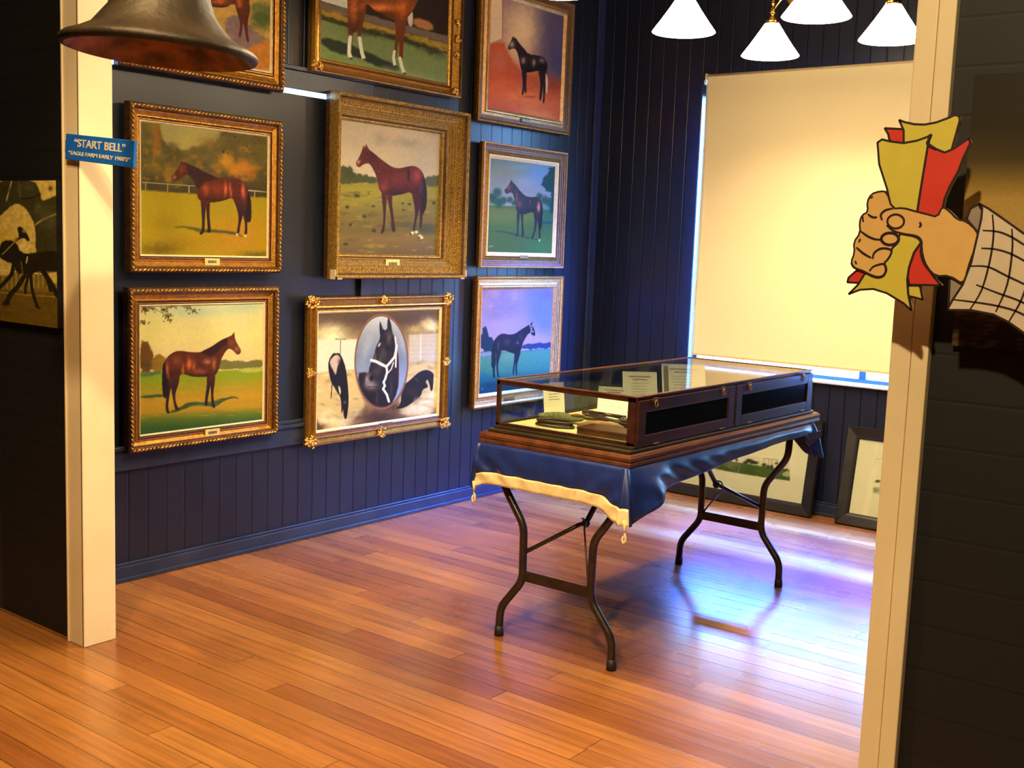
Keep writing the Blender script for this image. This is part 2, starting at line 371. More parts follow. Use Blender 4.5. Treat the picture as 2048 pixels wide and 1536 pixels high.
class Art:
    def __init__(s, a, b): s.a = a; s.b = b; s.c = np.zeros((len(a), 3)); s.n = 0
    def base(s, c): s.c[:] = c
    def mix(s, c, al):
        al = np.clip(al, 0, 1)[:, None]; s.c = s.c*(1-al) + np.array(c, float)*al
    def vgrad(s, stops, tilt=0.0, mask=None):
        y = s.b + tilt*s.a; k = [q[0] for q in stops]
        c = np.stack([np.interp(y, k, [q[1][i] for q in stops]) for i in range(3)], 1)
        m = (np.ones(len(y)) if mask is None else np.clip(mask, 0, 1))[:, None]; s.c = s.c*(1-m)+c*m
    def inside(s, P, soft=3.0, smooth=1, jit=0.0, js=30):
        P = chaikin(P, smooth); a, b = s.a, s.b
        m = 2*soft+jit
        idx = np.where((a > P[:,0].min()-m) & (a < P[:,0].max()+m) & (b > P[:,1].min()-m) & (b < P[:,1].max()+m))[0]
        out = np.zeros(len(a))
        if len(idx) == 0: return out
        x = a[idx]; y = b[idx]
        if jit:
            s.n += 1; x = x+(fbm(a[idx], b[idx], js, 50+s.n)-.5)*2*jit; y = y+(fbm(a[idx], b[idx], js, 150+s.n)-.5)*2*jit
        ins = np.zeros(len(x), bool); dm = np.full(len(x), 1e9)
        for i in range(len(P)):
            x0, y0 = P[i]; x1, y1 = P[(i+1) % len(P)]; dx, dy = x1-x0, y1-y0; L2 = dx*dx+dy*dy
            if L2 < 1e-9: continue
            t = np.clip(((x-x0)*dx+(y-y0)*dy)/L2, 0, 1); dm = np.minimum(dm, (x-x0-t*dx)**2+(y-y0-t*dy)**2)
            if abs(dy) > 1e-9: ins ^= ((y0 > y) != (y1 > y)) & (x < dx*(y-y0)/dy + x0)
        d = np.sqrt(dm)*np.where(ins, 1, -1); out[idx] = np.clip(0.5+d/(2*soft), 0, 1); return out
    def fill(s, P, c, soft=3.0, smooth=1, jit=0.0, js=30, al=1.0, mask=None):
        m = s.inside(P, soft, smooth, jit, js)*al
        if mask is not None: m = m*mask
        s.mix(c, m); return m
    def blob(s, x, y, rx, ry, c, al=1.0, rot=0.0, mask=None, hard=1.0, jit=0.0):
        a = s.a; b = s.b
        if jit:
            s.n += 1; a = a+(fbm(s.a, s.b, 28, 250+s.n)-.5)*2*jit; b = b+(fbm(s.a, s.b, 28, 350+s.n)-.5)*2*jit
        cr, sr = math.cos(rot), math.sin(rot); u = ((a-x)*cr+(b-y)*sr)/rx; v = (-(a-x)*sr+(b-y)*cr)/ry
        m = np.clip(np.exp(-(u*u+v*v)**hard)*al, 0, 1)
        if mask is not None: m = m*mask
        s.mix(c, m)
    def line(s, pts, w, c, soft=2.0, al=1.0, mask=None):
        dm = np.full(len(s.a), 1e9)
        for (x0, y0), (x1, y1) in zip(pts[:-1], pts[1:]):
            dx, dy = x1-x0, y1-y0; t = np.clip(((s.a-x0)*dx+(s.b-y0)*dy)/(dx*dx+dy*dy+1e-9), 0, 1)
            dm = np.minimum(dm, (s.a-x0-t*dx)**2+(s.b-y0-t*dy)**2)
        m = np.clip((w/2-np.sqrt(dm))/soft+.5, 0, 1)*al
        if mask is not None: m = m*mask
        s.mix(c, m)
    def grain(s, k, sc, seed, sx=1.0, mask=None):
        n = (fbm(s.a*sx, s.b, sc, seed)-.5)*2*k
        if mask is not None: n = n*mask
        s.c = s.c*(1+n[:, None])
    def horse(s, coat, dark, torso, legs, tail=None, mane=None, hi=(), socks=(), jit=0):
        coat = [x*.86 for x in coat]; m = s.inside(torso, 2.5)
        for l in legs: s.fill(l, dark, 2.5)
        s.mix(coat, m)
        ys = s.b[m > .5]
        if len(ys):
            y0, y1 = ys.min(), ys.max()
            s.mix([x*.5 for x in coat], m*np.clip((s.b-(y0+.72*(y1-y0)))/(.25*(y1-y0)), 0, .75))
        for l in legs:   # upper leg keeps the coat colour and darkens to the knee
            L = np.array(l, float); t = L[:,1].min(); h = L[:,1].max()-t
            s.mix(coat, s.inside(l, 2.5)*np.clip(1-(s.b-t)/(.45*h), 0, 1)*.8)
        if tail: s.fill(tail, [x*.7 for x in dark], 3, jit=4, js=14)
        if mane: s.fill(mane, dark, 5, al=.85, mask=m)
        for x, y, rx, ry, c, al in hi: s.blob(x, y, rx, ry, [k*(1.12 if sum(c) > sum(coat) else .8) for k in c], min(1, al*1.15), mask=m, jit=6)
        for x, y, r in socks: s.blob(x, y, r, r*1.1, (225, 205, 165), .95, hard=2)
        s.grain(.16, 16, 11, mask=m)
        return m
# colours read off the photograph are divided by the warm lamp light so that the pigment itself stays behind
KP = np.array([0.62, 0.72, 0.85])
def canvas(name, x, y0, y1, z0, z1, crop, fn, parent, cell=0.003, m=None, plane='X', gain=(1.0, 1.0, 1.0)):
    ny = int((y1-y0)/cell)+1; nz = int((z1-z0)/cell)+1
    Y, Z = np.meshgrid(np.linspace(y0, y1, ny), np.linspace(z0, z1, nz)); Y = Y.ravel(); Z = Z.ravel()
    if plane == 'X': V = np.stack([np.full(len(Y), x), Y, Z], 1)
    else: V = np.stack([Y, np.full(len(Y), x) if not callable(x) else x(Z), Z], 1)
    px, py = proj(V); ox, oy, s = crop; A = Art((px-ox)*s, (py-oy)*s); fn(A)
    i, j = np.meshgrid(np.arange(ny-1), np.arange(nz-1)); k = (j*ny+i).ravel()
    F = np.stack([k, k+1, k+ny+1, k+ny], 1)
    me = bpy.data.meshes.new(name); me.vertices.add(len(V)); me.vertices.foreach_set('co', V.ravel())
    me.loops.add(F.size); me.loops.foreach_set('vertex_index', F.ravel().astype(np.int32))
    me.polygons.add(len(F)); me.polygons.foreach_set('loop_start', np.arange(0, F.size, 4, dtype=np.int32))
    me.update(calc_edges=True)
    c = np.clip(A.c, 0, 255)/255; c = np.where(c <= .04045, c/12.92, ((c+.055)/1.055)**2.4)*np.array(gain)*KP
    ca = me.color_attributes.new('paint', 'FLOAT_COLOR', 'POINT')
    ca.data.foreach_set('color', np.concatenate([np.clip(c, 0, .95), np.ones((len(c), 1))], 1).ravel().astype(np.float32))
    return link(name, me, m or art_mat('oil_paint', 0.45, 0.12, 0.06), parent)

# ------------------------------------------------------------------ the artworks (traced in close-ups of the photograph)
def art_P1(A):
    A.base((186, 138, 62)); A.grain(.12, 60, 3)
    A.vgrad([(-600, (150, 150, 120)), (-250, (180, 160, 110)), (-100, (170, 120, 60)), (0, (190, 142, 66))])
    A.fill([(1480,120),(1560,90),(1640,150),(1700,230),(1790,260),(1790,330),(1600,330),(1500,240)], (128, 98, 92), 8, jit=14)
    A.blob(1735, 105, 80, 90, (70, 82, 30), 1, jit=25, hard=2); A.blob(1710, 60, 50, 40, (105, 110, 45), .8, jit=20)
    A.fill([(800,420),(1000,250),(1300,300),(1600,330),(1700,290),(1800,250),(1800,500),(800,500)], (190, 112, 32), 10, jit=14)
    A.horse((126, 56, 20), (80, 30, 14), [(1000,-360),(1060,-420),(1120,-400),(1180,-300),(1300,-230),(1500,-200),(1620,-160),(1660,-60),(1640,40),(1590,60),(1540,20),(1490,52),(1400,46),(1250,20),(1150,-60),(1120,-180),(1080,-280),(1010,-310)],
        [[(1540,-40),(1640,-20),(1655,60),(1635,150),(1640,240),(1648,275),(1630,282),(1618,200),(1606,150)], [(1545,0),(1620,20),(1612,110),(1600,200),(1590,250),(1575,250),(1588,150),(1565,80)],
         [(1150,-60),(1240,-20),(1230,80),(1225,200),(1190,205),(1195,80)], [(1220,-40),(1290,0),(1280,100),(1275,190),(1245,190),(1250,80)]], hi=[(1450, 10, 60, 20, (170, 80, 30), .8), (1580, 20, 20, 60, (165, 78, 28), .7)])
    A.grain(.12, 22, 5)
def art_P2(A):
    A.base((60, 42, 26)); A.vgrad([(-500, (120, 110, 80)), (-150, (70, 55, 35)), (0, (48, 32, 20))])
    A.fill([(150,-400),(390,-400),(385,60),(200,5)], (206, 196, 168), 4, 0)
    T = 0.27   # the ground falls to the right in the photograph
    y = A.b - T*(A.a-210)
    def band(y0, y1, c, soft=8, jit=10):
        n = (fbm(A.a, A.b, 40, 9)-.5)*2*jit; A.mix(c, np.clip((y+n-y0)/soft, 0, 1)*np.clip((y1-y-n)/soft, 0, 1))
    band(10, 66, (112, 92, 76)); band(60, 112, (160, 122, 36), 10, 14); band(96, 150, (62, 58, 24), 8, 16)
    band(128, 900, (122, 130, 70), 10, 8)
    for x, yy in ((450,190),(560,215),(700,250),(850,290),(950,340)): A.blob(x, yy, 70, 26, (48, 46, 22), .85, T, jit=24)
    for x, yy in ((300,95),(520,175),(640,200),(900,280),(1000,320)): A.blob(x, yy, 60, 16, (188, 140, 40), .8, T, jit=18)
    A.fill([(810,-400),(1080,-400),(1080,245),(945,212),(812,172)], (44, 28, 18), 4, 0)
    A.fill([(820,110),(945,150),(945,212),(812,172)], (176, 112, 60), 8); A.fill([(775,100),(812,60),(812,180),(780,165)], (214, 190, 160), 5)
    A.fill([(205,245),(330,268),(520,350),(700,430),(730,480),(600,450),(420,370),(300,350),(205,290)], (44, 46, 26), 8, jit=8)
    A.fill([(560,430),(800,470),(1000,520),(1040,560),(700,520)], (150, 150, 96), 20, al=.6, jit=14)
    A.horse((146, 68, 22), (110, 46, 16), [(380,-200),(500,-260),(700,-240),(860,-300),(960,-420),(1010,-400),(1000,-330),(930,-240),(880,-120),(850,0),(800,90),(760,130),(700,140),(640,112),(560,70),(510,20),(480,60),(470,130),(440,215),(400,212),(382,150),(378,0)],
        [[(384,60),(450,60),(445,170),(415,220),(410,300),(408,350),(388,350),(384,240)], [(440,70),(512,20),(490,130),(465,220),(478,300),(480,340),(460,340),(448,240)],
         [(690,110),(735,120),(725,220),(712,300),(706,380),(684,380),(692,300),(700,210)], [(720,110),(775,110),(765,180),(752,250),(748,330),(745,400),(722,400),(722,300)]],
        hi=[(600, 50, 120, 26, (205, 104, 34), .8), (420, 60, 20, 80, (190, 96, 36), .7), (740, 60, 30, 60, (190, 92, 30), .7), (560, 90, 90, 16, (70, 30, 12), .8)])
    for P, w in (([(398,245),(392,300),(390,350),(400,378)], 24), ([(460,252),(468,310),(476,350),(488,386)], 24), ([(690,340),(684,380),(692,432)], 19), ([(726,385),(736,430),(752,478)], 22)): A.line(P, w, (232, 222, 186), 4)
    for x, yy in ((402,386),(492,392),(695,438),(756,486)): A.blob(x, yy, 12, 8, (50, 40, 30), .9, hard=2)
    A.grain(.06, 16, 6)
def art_P3(A):
    A.base((160, 122, 104))
    A.vgrad([(-100, (118, 84, 100)), (150, (130, 104, 120)), (420, (150, 100, 84)), (520, (184, 84, 34)), (700, (196, 102, 46)), (820, (160, 66, 50))], 0.0)
    A.blob(1540, 190, 130, 190, (206, 178, 148), .95, jit=20); A.blob(1490, 330, 80, 110, (204, 170, 140), .7)
    A.fill([(1665,20),(1900,60),(1900,560),(1690,520),(1655,400),(1665,200)], (72, 66, 100), 70, jit=20); A.blob(1760, 180, 60, 120, (92, 76, 110), .7)
    A.fill([(1300,-50),(1402,-50),(1404,250),(1300,300)], (196, 170, 150), 5, 0); A.line([(1405,0),(1404,250)], 5, (130, 90, 80))
    A.fill([(1290,310),(1400,262),(1440,350),(1520,470),(1680,540),(1900,560),(1900,900),(1280,900)], (170, 74, 40), 14, jit=14)
    A.blob(1380, 400, 60, 80, (176, 96, 76), .8, jit=20); A.blob(1540, 640, 200, 70, (208, 108, 40), .9, .2, jit=30); A.blob(1740, 560, 60, 40, (120, 50, 46), .7); A.blob(1400, 560, 80, 60, (196, 86, 30), .8, jit=20); A.blob(1640, 760, 120, 40, (204, 128, 76), .7, .2, jit=20)
    A.horse((48, 30, 34), (30, 18, 22), [(1475,235),(1482,252),(1490,248),(1510,280),(1545,320),(1575,358),(1640,366),(1680,380),(1702,420),(1698,470),(1670,485),(1640,465),(1600,475),(1555,480),(1530,470),(1518,420),(1510,370),(1490,320),(1465,322),(1445,332),(1438,312),(1455,280)],
        [[(1528,450),(1560,470),(1555,540),(1548,600),(1540,630),(1528,625),(1540,560)], [(1545,460),(1564,475),(1560,560),(1564,612),(1550,615),(1550,560)], [(1640,460),(1682,470),(1672,560),(1666,620),(1657,668),(1644,660),(1652,600),(1654,540)], [(1665,470),(1700,460),(1692,560),(1684,620),(1682,682),(1668,682),(1675,600)]],
        hi=[(1540, 400, 14, 20, (150, 130, 130), .8), (1610, 415, 10, 26, (130, 110, 112), .8), (1665, 400, 18, 14, (110, 100, 112), .8), (1465, 295, 16, 22, (128, 120, 124), .9)])
    A.fill([(1690,470),(1704,520),(1702,610),(1690,622),(1686,540)], (210, 180, 150), 4, jit=4)
    A.blob(1585, 640, 50, 8, (110, 48, 26), .6); A.grain(.05, 20, 8)
def art_P4(A):
    A.base((100, 84, 30)); A.vgrad([(250, (104, 90, 34)), (600, (92, 80, 34)), (800, (66, 56, 26))], 0); A.grain(.22, 60, 12)
    A.fill([(355,240),(900,290),(840,350),(838,400),(740,440),(640,450),(560,484),(510,478),(470,425),(420,440),(385,400),(365,330)], (164, 152, 84), 14, jit=16)
    A.blob(620, 400, 120, 40, (176, 156, 78), .7)
    A.fill([(300,250),(360,260),(370,420),(345,560),(300,540),(310,400)], (150, 98, 14), 12, jit=16, al=.8)
    A.blob(760, 430, 90, 50, (122, 100, 40), .8, jit=22); A.blob(1000, 420, 150, 60, (96, 80, 26), .8, jit=26)
    for x, y, rx, ry, c in ((900,570,62,66,(206,142,14)), (1040,640,88,82,(196,122,14)), (960,640,60,50,(190,120,18)), (430,690,40,80,(150,112,18)), (1110,690,34,50,(176,98,24)), (840,640,50,50,(140,104,24)), (520,760,50,30,(110,90,30)), (1060,480,60,34,(150,112,26)), (1190,520,40,60,(96,88,20)), (330,610,40,50,(120,98,24))):
        A.blob(x, y, rx, ry, c, .9, jit=26, hard=1.6)
    A.blob(780, 690, 60, 26, (120, 80, 46), .7, jit=20)
    for k in range(70): A.blob(225+random.random()*1000, 430+random.random()*300, 12+random.random()*26, 8+random.random()*14, random.choice([(150,116,30),(84,72,26),(176,126,24),(116,96,36),(196,140,30)]), .42, jit=14)
    for k in range(26): A.blob(850+random.random()*380, 320+random.random()*200, 10, 8, (58, 50, 20), .7, jit=10)
    A.fill([(200,808),(640,838),(1250,872),(1300,1400),(180,1400)], (164, 140, 8), 8, 0, jit=5)
    A.blob(1000, 1180, 260, 150, (188, 124, 14), .75, jit=40); A.blob(520, 1240, 200, 60, (156, 116, 14), .7, jit=30); A.blob(350, 1290, 180, 50, (112, 88, 14), .9, jit=20); A.blob(1150, 1330, 140, 26, (98, 84, 18), .9, jit=12); A.blob(400, 1080, 160, 70, (150, 122, 8), .7, jit=20)
    A.line([(222,746),(640,776)], 9, (168, 152, 112)); A.line([(1080,812),(1232,826)], 9, (178, 160, 118))
    for x, y in ((248,752),(425,765),(598,778),(1130,820)): A.line([(x,y),(x,y+52)], 9, (160, 142, 96))
    A.fill([(470,1115),(520,1098),(620,1108),(700,1125),(900,1135),(980,1150),(1050,1192),(980,1175),(900,1158),(760,1152),(680,1152),(620,1128),(540,1110)], (80, 76, 40), 6, jit=4)
    A.horse((98, 38, 16), (46, 22, 20), [(535,568),(552,588),(572,582),(600,602),(650,622),(740,670),(800,695),(850,716),(980,708),(1040,740),(1078,800),(1085,900),(1065,950),(1045,960),(1000,920),(950,868),(880,895),(780,912),(700,905),(675,880),(662,850),(665,790),(640,740),(600,695),(575,680),(545,705),(510,722),(490,737),(468,728),(460,705),(480,680),(505,635),(530,600)],
        [[(692,880),(742,895),(733,960),(727,1050),(725,1130),(716,1160),(690,1174),(682,1158),(703,1130),(703,1050),(698,960)], [(735,885),(770,900),(763,980),(768,1060),(776,1130),(770,1156),(742,1152),(750,1120),(744,1050),(738,970)],
         [(945,860),(1015,890),(1042,960),(1032,1030),(1015,1080),(1005,1165),(982,1168),(998,1070),(998,1010),(980,940)], [(1025,890),(1087,860),(1076,960),(1068,1060),(1072,1150),(1060,1175),(1044,1165),(1052,1120),(1048,1060),(1030,990)]],
        tail=[(1072,810),(1090,850),(1102,910),(1102,1060),(1085,1072),(1062,1065),(1066,950)], mane=[(575,590),(650,620),(740,668),(800,692),(830,712),(750,740),(700,775),(668,800),(640,740),(600,695),(585,650)],
        hi=[(893,800,12,48,(214,104,54),.9), (930,790,10,40,(190,84,40),.7), (1036,820,16,60,(196,92,50),.8), (735,800,26,44,(170,74,36),.7), (830,800,60,50,(128,52,22),.6), (482,705,14,16,(150,96,80),.7), (540,640,26,30,(120,56,30),.6), (940,840,8,30,(190,90,50),.7)], socks=[(988,1170,11),(1054,1180,11)])
    A.grain(.05, 14, 14)
def art_P5(A):
    A.base((192, 172, 134)); A.vgrad([(250, (176, 158, 124)), (450, (196, 172, 136)), (700, (212, 190, 150))])
    for x, y, rx, ry, c in ((560,400,90,36,(206,164,130)), (820,470,90,34,(204,176,140)), (480,440,60,50,(164,148,122)), (660,460,120,30,(162,146,122)), (640,540,100,24,(206,178,144)), (300,440,90,60,(188,162,132)), (860,380,50,30,(170,150,124)), (820,600,60,50,(208,186,150))): A.blob(x, y, rx, ry, c, .8, .1, jit=24)
    A.fill([(170,760),(600,745),(930,770),(930,1320),(170,1320)], (148, 134, 40), 8, 0, jit=12)
    A.vgrad([(740, (158, 144, 44)), (860, (150, 136, 44)), (960, (122, 108, 46)), (1100, (106, 88, 44)), (1160, (120, 96, 46)), (1290, (92, 74, 40))], 0, A.inside([(160,790),(940,790),(940,1350),(160,1350)], 14, 0))
    A.fill([(170,650),(200,618),(238,642),(262,616),(290,690),(330,682),(352,700),(380,690),(400,708),(440,704),(470,745),(440,756),(300,752),(170,772)], (76, 78, 36), 6, jit=10, js=14)
    A.fill([(800,712),(860,700),(930,690),(930,778),(800,782)], (92, 90, 52), 6, jit=8, js=14); A.blob(250, 690, 40, 40, (58, 62, 30), .6, jit=16)
    rs = random.Random(4)
    for k in range(80):
        x = 180+rs.random()*740; y = 800+rs.random()*460; A.blob(x, y, 14+rs.random()*36, 5+rs.random()*8, rs.choice([(84,76,34),(168,148,52),(96,74,40),(140,124,50),(80,62,36),(176,140,70)]), .5, jit=12)
    for x, y, r in ((308,845,22),(240,930,14),(690,908,13),(425,925,11),(870,903,12),(430,1098,16),(652,952,9),(262,1055,16),(360,998,16),(640,905,8),(222,1200,14),(390,835,8)): A.blob(x, y, r*1.1, r*.8, (46, 48, 24), .9, jit=9, hard=1.6)
    A.blob(800, 1090, 90, 42, (70, 70, 44), .95, .1, jit=10, hard=2); A.fill([(520,1045),(620,1035),(760,1050),(800,1090),(680,1085),(600,1075),(520,1110),(510,1100),(560,1070)], (86, 80, 44), 8, jit=5)
    A.horse((108, 42, 30), (60, 30, 26), [(357,472),(366,500),(374,462),(388,502),(430,535),(490,585),(560,635),(610,648),(680,632),(725,626),(770,650),(800,700),(812,770),(800,850),(770,900),(735,870),(700,815),(640,835),(580,845),(530,850),(490,830),(465,790),(455,720),(430,660),(400,610),(370,610),(345,622),(325,640),(305,630),(298,602),(320,570),(342,520)],
        [[(485,810),(528,845),(520,920),(515,1000),(512,1070),(508,1105),(490,1128),(478,1118),(498,1060),(500,960),(490,880)], [(522,835),(566,840),(563,900),(572,980),(582,1060),(592,1100),(576,1118),(560,1100),(556,1000),(540,920)], [(702,805),(772,850),(762,950),(746,1010),(735,1070),(730,1105),(712,1100),(728,1030),(732,960),(722,890)], [(752,860),(802,830),(792,950),(785,1010),(782,1085),(764,1090),(765,1040),(766,970)]],
        tail=[(785,680),(812,750),(820,850),(812,940),(792,990),(778,965),(772,850),(785,760)],
        hi=[(745,700,40,50,(156,60,46),.8), (620,720,70,46,(120,48,34),.6), (500,780,30,46,(130,56,46),.6), (682,690,7,60,(44,24,24),.8), (420,560,40,50,(80,34,22),.6), (780,790,16,60,(70,44,60),.7), (318,600,14,16,(170,120,90),.8), (600,830,70,14,(56,34,28),.8)])
    for x, y in ((712,1118),(742,1112),(766,1140),(780,1152)): A.blob(x, y, 13, 12, (222, 212, 170), .95, hard=2)
    for x, y in ((698,1128),(760,1152)): A.blob(x, y, 8, 10, (60, 50, 40), .9, hard=2)
    A.grain(.04, 14, 15)
def art_P6(A):
    A.base((120, 130, 140)); A.vgrad([(250, (96, 120, 124)), (420, (124, 136, 138)), (620, (142, 142, 156)), (760, (150, 148, 160))])
    A.blob(760, 440, 150, 120, (104, 146, 204), .9, jit=20); A.blob(620, 540, 120, 60, (150, 156, 186), .8, jit=20); A.blob(400, 420, 120, 50, (140, 136, 120), .6, jit=20); A.blob(560, 380, 120, 30, (120, 150, 176), .7, jit=14)
    A.fill([(240,770),(520,780),(940,830),(920,1300),(220,1300)], (74, 104, 34), 6, 0)
    A.vgrad([(770, (98, 108, 34)), (900, (96, 112, 36)), (1000, (70, 100, 34)), (1280, (60, 92, 36))], 0, A.inside([(220,785),(950,840),(930,1320),(200,1320)], 8, 0))
    A.blob(860, 900, 120, 140, (40, 96, 84), .8, jit=20); A.blob(850, 950, 90, 12, (20, 66, 74), .9); A.blob(760, 1180, 150, 60, (58, 104, 56), .8, jit=20)
    for x, y, r in ((330,640,46),(290,710,46),(400,720,34),(460,715,30),(350,740,50),(270,680,30),(500,750,26)): A.blob(x, y, r, r*1.1, (30, 74, 44), .95, jit=10, hard=2)
    for x, y, r in ((760,680,34),(820,720,46),(880,740,50),(900,820,40)): A.blob(x, y, r, r, (34, 72, 60), .9, jit=10, hard=2)
    A.fill([(850,380),(950,380),(930,850),(870,850),(880,700),(880,620),(830,630),(812,570),(780,575),(790,505),(830,470),(860,430)], (26, 62, 62), 6, jit=20, js=18)
    A.fill([(285,1035),(350,1028),(440,1042),(560,1075),(690,1105),(780,1135),(690,1118),(540,1088),(400,1052)], (46, 62, 36), 5, jit=3)
    A.horse((58, 32, 36), (32, 22, 30), [(476,506),(482,528),(520,565),(560,620),(620,680),(680,688),(740,682),(775,710),(792,760),(785,830),(770,880),(730,870),(690,835),(640,855),(580,870),(540,850),(520,800),(515,740),(500,690),(490,645),(460,638),(425,656),(410,640),(403,610),(430,590),(455,550)],
        [[(528,840),(562,855),(556,920),(548,980),(546,1060),(536,1088),(514,1088),(535,1050),(533,960)], [(568,855),(599,860),(593,940),(600,1010),(604,1080),(592,1096),(580,1088),(582,1050),(580,960)], [(700,830),(748,860),(735,960),(725,1020),(705,1090),(690,1116),(674,1108),(695,1070),(713,1000),(713,920)], [(732,860),(780,850),(768,960),(772,1040),(772,1110),(755,1120),(757,1040),(748,960)]],
        tail=[(775,720),(797,780),(793,900),(785,1010),(768,1022),(763,930),(775,850)], mane=[(480,540),(520,565),(560,620),(625,682),(600,700),(560,660),(520,620)],
        hi=[(755,790,16,50,(206,130,110),.85), (560,760,26,40,(104,56,44),.7), (450,590,26,34,(104,62,40),.8), (530,690,16,60,(110,66,46),.7), (667,740,5,12,(150,100,90),.6)])
    A.blob(762, 1130, 9, 14, (210, 214, 170), .9, hard=2); A.line([(245,1195),(288,1190)], 7, (170, 190, 140), 4, .8); A.grain(.04, 16, 17)
def art_P7(A):
    A.base((228, 208, 128)); A.vgrad([(230, (206, 204, 150)), (330, (222, 206, 136)), (500, (232, 212, 130)), (700, (224, 196, 130))])
    A.blob(640, 300, 260, 36, (176, 194, 158), .8, jit=16); A.blob(1060, 260, 160, 40, (172, 190, 150), .7, jit=16); A.blob(300, 430, 120, 120, (226, 206, 112), .6)
    A.fill([(200,772),(430,790),(840,775),(1200,750),(1230,1330),(190,1330)], (142, 146, 20), 6, 0)
    A.vgrad([(750, (132, 150, 52)), (850, (130, 148, 16)), (940, (156, 142, 24)), (1040, (188, 138, 24)), (1130, (176, 134, 22)), (1180, (100, 112, 26)), (1260, (52, 84, 32))], 0.06, A.inside([(190,790),(840,782),(1210,762),(1230,1350),(180,1350)], 8, 0))
    A.fill([(200,545),(238,530),(282,560),(312,640),(310,700),(300,785),(200,790)], (104, 66, 18), 6, jit=16, js=24); A.fill([(295,680),(345,640),(400,655),(420,700),(420,785),(295,790)], (140, 104, 26), 6, jit=14, js=22); A.blob(250, 730, 50, 30, (70, 56, 26), .7, jit=14)
    A.fill([(830,700),(880,676),(930,700),(1000,690),(1060,705),(1130,682),(1210,690),(1210,750),(1000,756),(830,772)], (112, 106, 48), 5, jit=9, js=14)
    A.fill([(200,790),(380,778),(390,800),(200,830)], (84, 104, 60), 8, jit=6); A.fill([(1010,760),(1210,750),(1210,785),(1000,790)], (176, 174, 66), 6, jit=6)
    rs = random.Random(9)
    for x, y, n in ((240,280,40),(300,270,16),(225,390,22),(400,280,30),(425,330,22),(440,365,10),(590,265,14),(635,292,14),(480,262,12)):
        for k in range(n): A.blob(x+rs.gauss(0,18), y+rs.gauss(0,14), 8, 5, (72, 56, 22), .8, rs.random()*3, hard=1.5)
    A.line([(203,270),(300,262),(420,330),(440,375)], 4, (80, 56, 30)); A.line([(540,255),(650,300)], 4, (80, 56, 30))
    A.fill([(205,978),(400,962),(420,985),(205,1000)], (58, 78, 28), 6, jit=4)
    A.fill([(430,1108),(530,1068),(580,1035),(650,1022),(740,1030),(850,1000),(960,978),(1015,1002),(940,995),(870,1025),(810,1068),(740,1058),(620,1058),(540,1092),(470,1115)], (58, 76, 30), 5, jit=4)
    for k in range(50): A.blob(220+rs.random()*960, 900+rs.random()*280, 20+rs.random()*40, 5, rs.choice([(204,144,36),(160,148,24),(196,158,60),(140,140,26)]), .45, jit=8)
    A.horse((100, 44, 20), (44, 24, 24), [(957,456),(952,482),(930,495),(905,505),(850,530),(780,580),(720,608),(690,625),(620,625),(540,612),(490,615),(440,645),(405,685),(395,740),(400,800),(430,850),(470,860),(520,810),(560,800),(620,822),(700,825),(750,822),(790,825),(818,800),(842,760),(855,690),(880,640),(910,600),(930,595),(960,615),(985,645),(1012,640),(1020,608),(1000,575),(975,530),(966,492),(970,458),(962,478)],
        [[(400,770),(475,850),(448,930),(440,980),(430,1050),(436,1100),(448,1116),(420,1122),(407,1080),(413,1000),(415,930)], [(448,820),(525,795),(516,880),(492,940),(486,1000),(502,1060),(522,1086),(505,1097),(484,1088),(468,1000),(456,930)], [(742,810),(792,815),(776,880),(762,940),(750,1000),(750,1052),(736,1062),(724,1048),(733,960),(743,900)], [(770,810),(812,795),(806,880),(796,940),(796,1000),(806,1055),(812,1072),(794,1080),(779,1040),(776,950),(772,880)]],
        tail=[(402,690),(385,740),(380,850),(385,960),(398,1002),(428,985),(432,900),(420,800),(408,740)], mane=[(905,505),(850,530),(780,580),(720,608),(690,625),(740,650),(790,660),(830,615),(880,570),(908,545)],
        hi=[(600,720,20,50,(190,96,30),.85), (640,740,14,40,(176,86,30),.7), (745,700,34,20,(172,104,70),.7), (800,720,14,46,(168,92,52),.7), (550,770,12,50,(186,92,40),.7), (425,770,12,60,(180,92,50),.6), (500,690,34,40,(120,62,30),.7), (985,600,22,28,(132,84,60),.7), (940,545,26,40,(112,60,30),.7), (690,780,60,24,(150,72,44),.6), (900,560,10,30,(50,26,20),.5)])
    A.grain(.035, 20, 19)
